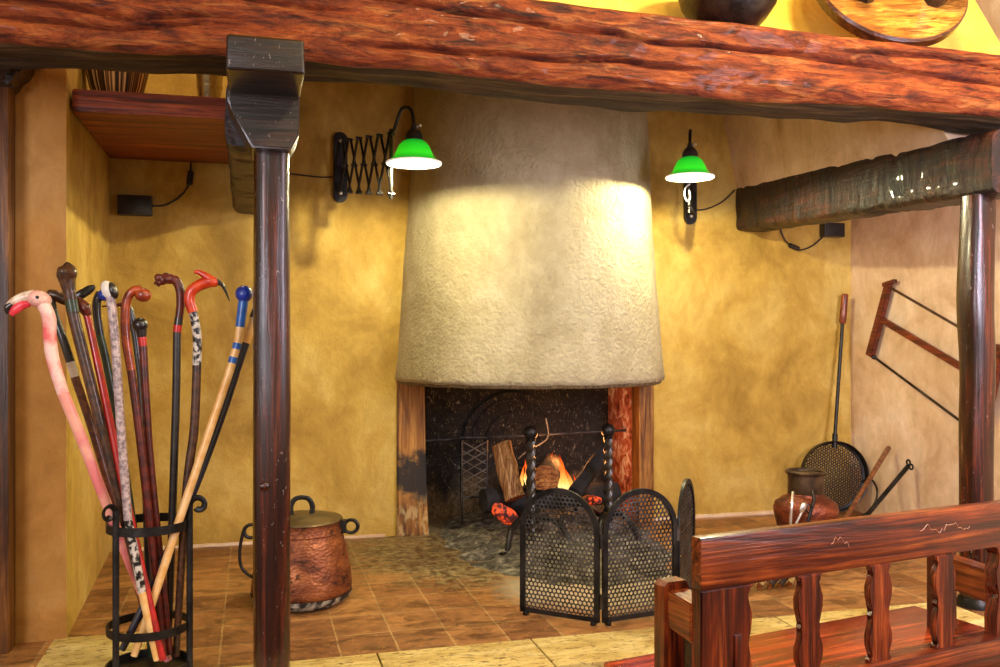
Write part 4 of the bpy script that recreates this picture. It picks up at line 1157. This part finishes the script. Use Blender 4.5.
# ================================================================== WALKING STICKS
GRP = 'walking sticks in the iron stand'
def stick(label, pts, yo, parts, base):
    """pts: list of photo readings up the stick; yo=(near-hoop offset, top offset); parts: (name, material, i0, i1, radii[, label])"""
    n = len(pts); ys = (SY + yo[0], SY + yo[1])
    y_lo, y_hi = pts[0][1], pts[-1][1]
    P = []
    for px, py in pts:
        t_ = max(0, min(1, (660 - py) / (660 - 285)))
        P.append(at(px, py, Y=ys[0] + (ys[1] - ys[0]) * t_))
    P[0].z = max(P[0].z, .014)
    t = thing('walking_stick', label, 'walking stick', tuple(P[0]), group=GRP)
    made = {}
    for nm, mt, i0, i1, rad, *rest in parts:
        bm = B(); stube(bm, P[i0:i1 + 1], rad, 12, 6)
        made[nm] = obj(nm, bm, mt, t, label=rest[0] if rest else None)
    return t, P, made
def blob(name, mat, t, c, r, rot=0, label=None, parent=None):
    bm = B(); ball(bm, c, r, 20, Matrix.Rotation(rot, 3, 'Y')); return obj(name, bm, mat, parent or t, label=label)

# 1 flamingo
t, P, m = stick('pink flamingo-headed walking stick leaning leftmost in the stand', [(168, 660), (105, 500), (84, 445), (63, 393), (53, 360), (50, 338), (49, 318), (43, 303)], (.02, -.10),
    [('shaft', 'pale_pink', 0, 3, [.012, .015, .016, .0165]), ('neck', 'pink', 3, 7, [.0165, .018, .018, .019, .018], 'glossy pink curved neck')], 0)
h = at(39, 299, Y=P[-1].y); hd = blob('head', 'flamingo_head', t, h, (.034, .022, .024), .25, 'pale pink flamingo head')
Yh = P[-1].y
bm = B(); stube(bm, [at(34, 296, Y=Yh), at(24, 297, Y=Yh), at(14, 301, Y=Yh), at(7, 306, Y=Yh)], [.018, .014, .011, .006], 12, squash=(.8, 1)); obj('upper_beak', bm, 'beak_white', hd)
bm = B(); stube(bm, [at(30, 303, Y=Yh), at(22, 305, Y=Yh), at(15, 310, Y=Yh), at(11, 315, Y=Yh)], [.010, .013, .013, .007], 12, squash=(.8, 1)); obj('lower_beak', bm, 'beak_red', hd)
bm = B(); stube(bm, [at(12, 304, Y=Yh), at(7, 308, Y=Yh), at(8, 314, Y=Yh)], [.009, .009, .004], 10); obj('beak_tip', bm, 'black_stick', hd)
blob('eye', 'black_stick', t, h + Vector((.0, -.021, .004)), .005, 0, None, hd)
# 2 T-handle bird
t, P, m = stick('brown walking stick with dark crosswise bird handle behind the flamingo', [(158, 658), (100, 455), (75, 377), (70.5, 362), (64, 342), (55, 317), (51, 300)], (-.005, .02),
    [('shaft', 'brown_stick', 0, 2, [.010, .012, .0125]), ('band', 'white', 2, 3, [.0128, .0128]), ('upper_shaft', 'black_stick', 3, 6, [.0125, .0125, .012, .012])], 0)
Yh = P[-1].y
bm = B(); stube(bm, [at(47, 294, Y=Yh), at(50, 294, Y=Yh), at(57, 296, Y=Yh), at(66, 300, Y=Yh), at(75, 299, Y=Yh)], [.006, .014, .016, .016, .012], 12); hd = obj('handle', bm, 'dark_stick', t)
bm = B(); stube(bm, [at(73, 298, Y=Yh), at(82, 294, Y=Yh), at(90, 289, Y=Yh), at(95, 286, Y=Yh)], [.010, .014, .012, .004], 12, squash=(.5, 1)); obj('tail', bm, 'black_stick', hd)
# 3 fist knob
t, P, m = stick('dark brown walking stick with big carved knob and green band, tallest at left', [(160, 660), (106, 445), (77, 330), (73, 312), (71, 300), (69, 290), (67, 279), (67, 268)], (-.045, -.07),
    [('shaft', 'dark_stick', 0, 3, [.012, .0155, .0165, .017]), ('band', 'green', 3, 4, [.0175, .0175], 'green band'), ('neck', 'dark_stick', 4, 6, [.017, .018, .024])], 0)
bm = B(); c = (P[6] + P[7]) / 2; ball(bm, c, (.026, .026, .030), 24)
for v in bm.verts: v.co += (v.co - c) * .28 * noise.noise(v.co * 55)
obj('carved_knob', bm, 'dark_stick', t)
# 4 red
t, P, m = stick('red walking stick with dark red bird head beside the green band', [(163, 660), (134, 535), (117, 455), (99, 370), (90, 328), (86, 312)], (-.095, -.03),
    [('shaft', 'red', 0, 5, [.010, .0115, .0115, .011, .0105, .011])], 0)
Yh = P[-1].y
bm = B(); stube(bm, [at(88, 316, Y=Yh), at(85, 309, Y=Yh), at(81, 304, Y=Yh), at(77, 298, Y=Yh)], [.011, .018, .016, .008], 12); obj('head', bm, 'redbrown_stick', t, label='dark red head')
# 5 green-black crook with blue duck head
t, P, m = stick('black-green crook walking stick with blue duck head', [(152, 656), (122, 450), (108, 370), (100, 335), (97, 315), (97, 301), (101, 293)], (.02, .05),
    [('shaft', 'green', 0, 3, [.010, .0115, .012, .012]), ('crook', 'black_stick', 3, 6, [.012, .0125, .013, .014])], 0)
c = at(105, 295, Y=P[-1].y - .01); hd = blob('duck_head', 'blue', t, c, (.022, .017, .018), 0, 'blue duck head')
bm = B(); stube(bm, [c + Vector((.012, 0, -.016)), c + Vector((.02, -.004, -.03)), c + Vector((.034, -.004, -.033))], [.008, .006, .003], 10); obj('bill', bm, 'brown_stick', hd)
# 6 silver with white/black knob
t, P, m = stick('silvery twisted walking stick with white and black knob', [(157, 660), (142, 592), (136, 560), (128, 520), (121, 430), (115, 340), (111, 302), (110, 294)], (-.09, -.10),
    [('tip', 'natural', 0, 1, [.010, .0115], 'yellow natural wood tip'), ('lower_shaft', 'mottled', 1, 3, [.0118, .012, .012], 'black and white lower shaft'), ('shaft', 'silver', 3, 7, [.012, .0125, .0125, .013, .013])], 0)
Yh = P[-1].y
blob('knob', 'white', t, at(108, 290, Y=Yh), (.018, .018, .028), -.35, 'white half of the knob'); blob('knob_patch', 'black_stick', t, at(113, 290.5, Y=Yh - .003), (.013, .018, .025), -.35, 'black half of the knob')
# 7 orange crook
t, P, m = stick('orange-brown crook walking stick ending in a polished ball', [(164, 656), (147, 500), (139, 430), (131, 370), (126, 340), (125, 316), (127, 300), (133, 291), (141, 290)], (-.02, -.05),
    [('shaft', 'redbrown_stick', 0, 3, [.010, .012, .012, .012]), ('crook', 'orange_stick', 3, 8, [.0125, .013, .013, .013, .0135, .014], 'polished orange crook')], 0)
blob('ball', 'orange_stick', t, at(143, 295, Y=P[-1].y), (.024, .021, .021), .2)
# 8 black knob
t, P, m = stick('short red-brown walking stick with shiny black knob', [(170, 654), (151, 470), (146, 400), (143, 346), (142, 337), (141, 328)], (.0, -.01),
    [('shaft', 'redbrown_stick', 0, 3, [.010, .012, .012, .012]), ('band', 'red_band', 3, 4, [.0125, .0125], 'red band'), ('neck', 'black_stick', 4, 5, [.013, .018])], 0)
blob('knob', 'black_stick', t, at(140, 325, Y=P[-1].y), (.023, .022, .022))
# 9 thin-beaked bird
t, P, m = stick('thin black walking stick with long-beaked bird head behind the orange crook', [(150, 650), (143, 420), (137, 350), (133, 325), (129, 310), (122, 303)], (.05, .07),
    [('shaft', 'black_stick', 0, 5, [.009, .010, .010, .011, .013, .012])], 0)
bm = B(); Yh = P[-1].y; stube(bm, [at(123, 304, Y=Yh), at(114, 305.5, Y=Yh), at(102, 306.5, Y=Yh)], [.007, .0035, .002], 8); obj('beak', bm, 'redbrown_stick', t)
# 10 gnarled crook
t, P, m = stick('black walking stick with gnarled brown root crook and red band', [(168, 656), (173, 495), (176, 400), (177, 332), (178, 325), (179, 318), (180.5, 305), (180, 290), (176, 281), (170, 279)], (.03, .0),
    [('shaft', 'black_stick', 0, 3, [.010, .012, .012, .012]), ('red_ring', 'red_band', 3, 4, [.0126, .0126], 'red ring'), ('black_ring', 'black_stick', 4, 5, [.0128, .0128]), ('crook', 'redbrown_stick', 5, 9, [.012, .0125, .0135, .0145, .014])], 0)
bm = B(); Yh = P[-1].y
for px, py, r in ((169, 279, .016), (163, 280, .015), (159, 278, .014), (158, 283, .011), (166, 276, .011)):
    c = at(px, py, Y=Yh + random.uniform(-.006, .006)); n0 = len(bm.verts); ball(bm, c, r, 12)
for v in bm.verts: v.co += Vector((1, 1, 1)) * .003 * noise.noise(v.co * 90)
obj('gnarled_root', bm, 'redbrown_stick', t)
# 11 orange bird
t, P, m = stick('orange crested bird-headed walking stick with black and white mottled neck', [(176, 656), (186, 495), (194, 430), (197, 365), (197, 335), (193, 312), (189.5, 301), (191, 292), (198, 286), (208, 282)], (.0, -.03),
    [('shaft', 'dark_stick', 0, 3, [.010, .0125, .0135, .013]), ('mottled_collar', 'mottled', 3, 5, [.0132, .013, .013], 'black and white mottled collar'), ('neck', 'orange', 5, 9, [.015, .016, .0165, .017, .018], 'orange neck')], 0)
Yh = P[-1].y
hd = blob('head', 'orange', t, at(211, 281.5, Y=Yh), (.024, .016, .017), .25, 'orange bird head')
bm = B(); stube(bm, [at(210, 279, Y=Yh), at(204, 275, Y=Yh), at(198, 272, Y=Yh), at(194, 272.5, Y=Yh)], [.014, .011, .008, .004], 10); obj('crest', bm, 'orange', hd)
bm = B(); stube(bm, [at(216, 281, Y=Yh), at(222, 285, Y=Yh), at(226, 292, Y=Yh), at(229.5, 301, Y=Yh)], [.010, .006, .004, .0015], 10); obj('beak', bm, 'black_stick', hd)
# 12 blue ball
t, P, m = stick('pale natural walking stick with blue ball top', [(134, 656), (158, 585), (186, 500), (225, 385), (232, 363), (233.5, 357), (236, 349), (237.5, 343), (239, 335), (240, 327), (243.5, 299)], (-.07, .0),
    [('shaft', 'natural', 0, 4, [.010, .0125, .0125, .0125, .0125]), ('blue_band', 'light_blue', 4, 5, [.0128, .0128], 'blue band'), ('upper_shaft', 'natural', 5, 6, [.0125, .0125]), ('second_band', 'light_blue', 6, 7, [.0128, .0128], 'blue band'), ('top_shaft', 'natural', 7, 9, [.0125, .0125, .0125]), ('blue_sleeve', 'light_blue', 9, 10, [.014, .0155], 'blue sleeve')], 0)
blob('ball', 'blue', t, at(244, 294, Y=P[-1].y), .0265, 0, 'glossy blue ball')
# 13 navy
t, P, m = stick('navy walking stick with bare wood top passing behind the straight post', [(122, 650), (150, 592), (192, 495), (222, 415), (243, 352), (246, 343), (254, 318), (258, 306)], (-.045, .05),
    [('shaft', 'navy_stick', 0, 5, [.010, .0125, .0125, .0125, .012, .012]), ('bare_top', 'natural', 5, 6, [.0125, .0125], 'bare wood top'), ('handle', 'black_stick', 6, 7, [.016, .012])], 0)

# ================================================================== ON TOP OF THE BEAM
c = at(728, 12, Y=2.79); zt = 2.062
bw = thing('black_bowl', 'round black cooking pot standing on top of the huge beam', 'pot', (c.x, c.y, zt))
bm = B(); lathe(bm, [(0, 0), (.08, 0), (.095, .004), (.13, .04), (.162, .09), (.175, .14), (.178, .17), (.17, .20), (.165, .20), (.168, .15), (.12, .04), (0, .03)], (c.x, c.y, zt), 52, wob=.006); obj('body', bm, 'darkpot', bw)
bm = B(); lathe(bm, [(.168, .197), (.18, .2), (.18, .208), (.165, .208)], (c.x, c.y, zt), 44, closed=True); obj('rim', bm, 'iron', bw)

rs = .292
nrm = Vector((-.15, -.88, .42)).normalized()
xa = Vector((0, 0, 1)).cross(nrm).normalized(); ya = nrm.cross(xa)
Ms = Matrix((xa, ya, nrm)).transposed()
sc_ = at(888, -28, Y=2.80)
low = min((sc_ + Ms @ Vector((rs * math.cos(k * .1), rs * math.sin(k * .1), zz))).z for k in range(63) for zz in (-.025, .025))
sc_.z += 2.023 - low
st = thing('round_stool', 'round golden wooden stool tipped on its side on the huge beam', 'stool', (sc_.x, sc_.y, 2.05))
bm = B(); lathe(bm, [(0, -.025), (rs - .01, -.025), (rs, -.017), (rs, .015), (rs - .008, .025), (0, .025)], sc_, 64, M=Ms)
o = obj('seat', bm, ['stool', 'stool_edge'], st)
for p in o.data.polygons:
    if abs(p.normal.dot(nrm)) < .7: p.material_index = 1
for px, py in ((864, -3), (932, 1), (905, -70)):
    d_ = at(px, py, Y=1.0); d0 = Vector((0, 0, 1)); dr = (d_ - d0)
    tt = (sc_ + nrm * .02 - d0).dot(nrm) / dr.dot(nrm); b0 = d0 + dr * tt
    if (b0 - sc_).length > rs - .05: b0 = sc_ + (b0 - sc_).normalized() * (rs - .06)
    rad_dir = (b0 - sc_); rad_dir -= nrm * rad_dir.dot(nrm); rad_dir.normalize()
    e = b0 + (nrm + rad_dir * .35 + Vector((.1, 0, .25))).normalized() * .2
    bm = B(); tube(bm, [b0 - nrm * .02, b0, b0.lerp(e, .9), e], [.038, .038, .034, .03], 8); obj('leg', bm, 'bolster', st)

# ================================================================== LIGHT
W = bpy.data.worlds.new('room_air'); SC.world = W; W.use_nodes = True
bg = W.node_tree.nodes['Background']; bg.inputs[0].default_value = (1.0, .82, .60, 1); bg.inputs[1].default_value = .68
def area(name, loc, target, size, energy, col):
    li = bpy.data.lights.new(name, 'AREA'); li.energy = energy; li.color = col; li.shape = 'RECTANGLE'; li.size, li.size_y = size
    o = bpy.data.objects.new(name, li); COL.objects.link(o); o.location = loc
    o.rotation_euler = (Vector(target) - Vector(loc)).to_track_quat('-Z', 'Y').to_euler(); return o
def point(name, loc, energy, col, r=.08):
    li = bpy.data.lights.new(name, 'POINT'); li.energy = energy; li.color = col; li.shadow_soft_size = r
    o = bpy.data.objects.new(name, li); COL.objects.link(o); o.location = loc; return o
area('window_daylight_left', (-2.2, -1.2, 1.6), (1.2, 3.6, .8), (1.0, 1.4), 85, (.92, .88, 1.0))
area('window_daylight_right', (2.5, .7, 1.6), (3.35, 4.1, 1.1), (.8, 1.2), 85, (.88, .80, 1.0))
point('ceiling_fill', (1.0, .9, 2.9), 74, (1, .80, .48), .15)  # unseen fill light, added to brighten the beam front and bench
point('shelf_fill', (-.25, 3.75, 2.75), 14, (1, .88, .62), .08)  # no lamp stands here; light added to brighten the wall above the shelf
point('upper_lamp', (1.9, 2.1, 2.75), 85, (1, .86, .45), .10)

# ================================================================== CAMERA
cam = bpy.data.cameras.new('camera'); cam.sensor_width = 36; cam.lens = FOC * 36 / 1000
cam.shift_y = (YH - 333.5) / 1000; cam.clip_start = .01
co = bpy.data.objects.new('camera', cam); COL.objects.link(co)
co.location = (0, 0, HC); co.rotation_euler = (R(90), 0, -TH)
SC.camera = co
vs_ = SC.view_settings
vs_.view_transform = 'Standard'; vs_.look = 'None'; vs_.gamma = 1; vs_.use_curve_mapping = False; vs_.exposure = 0.12
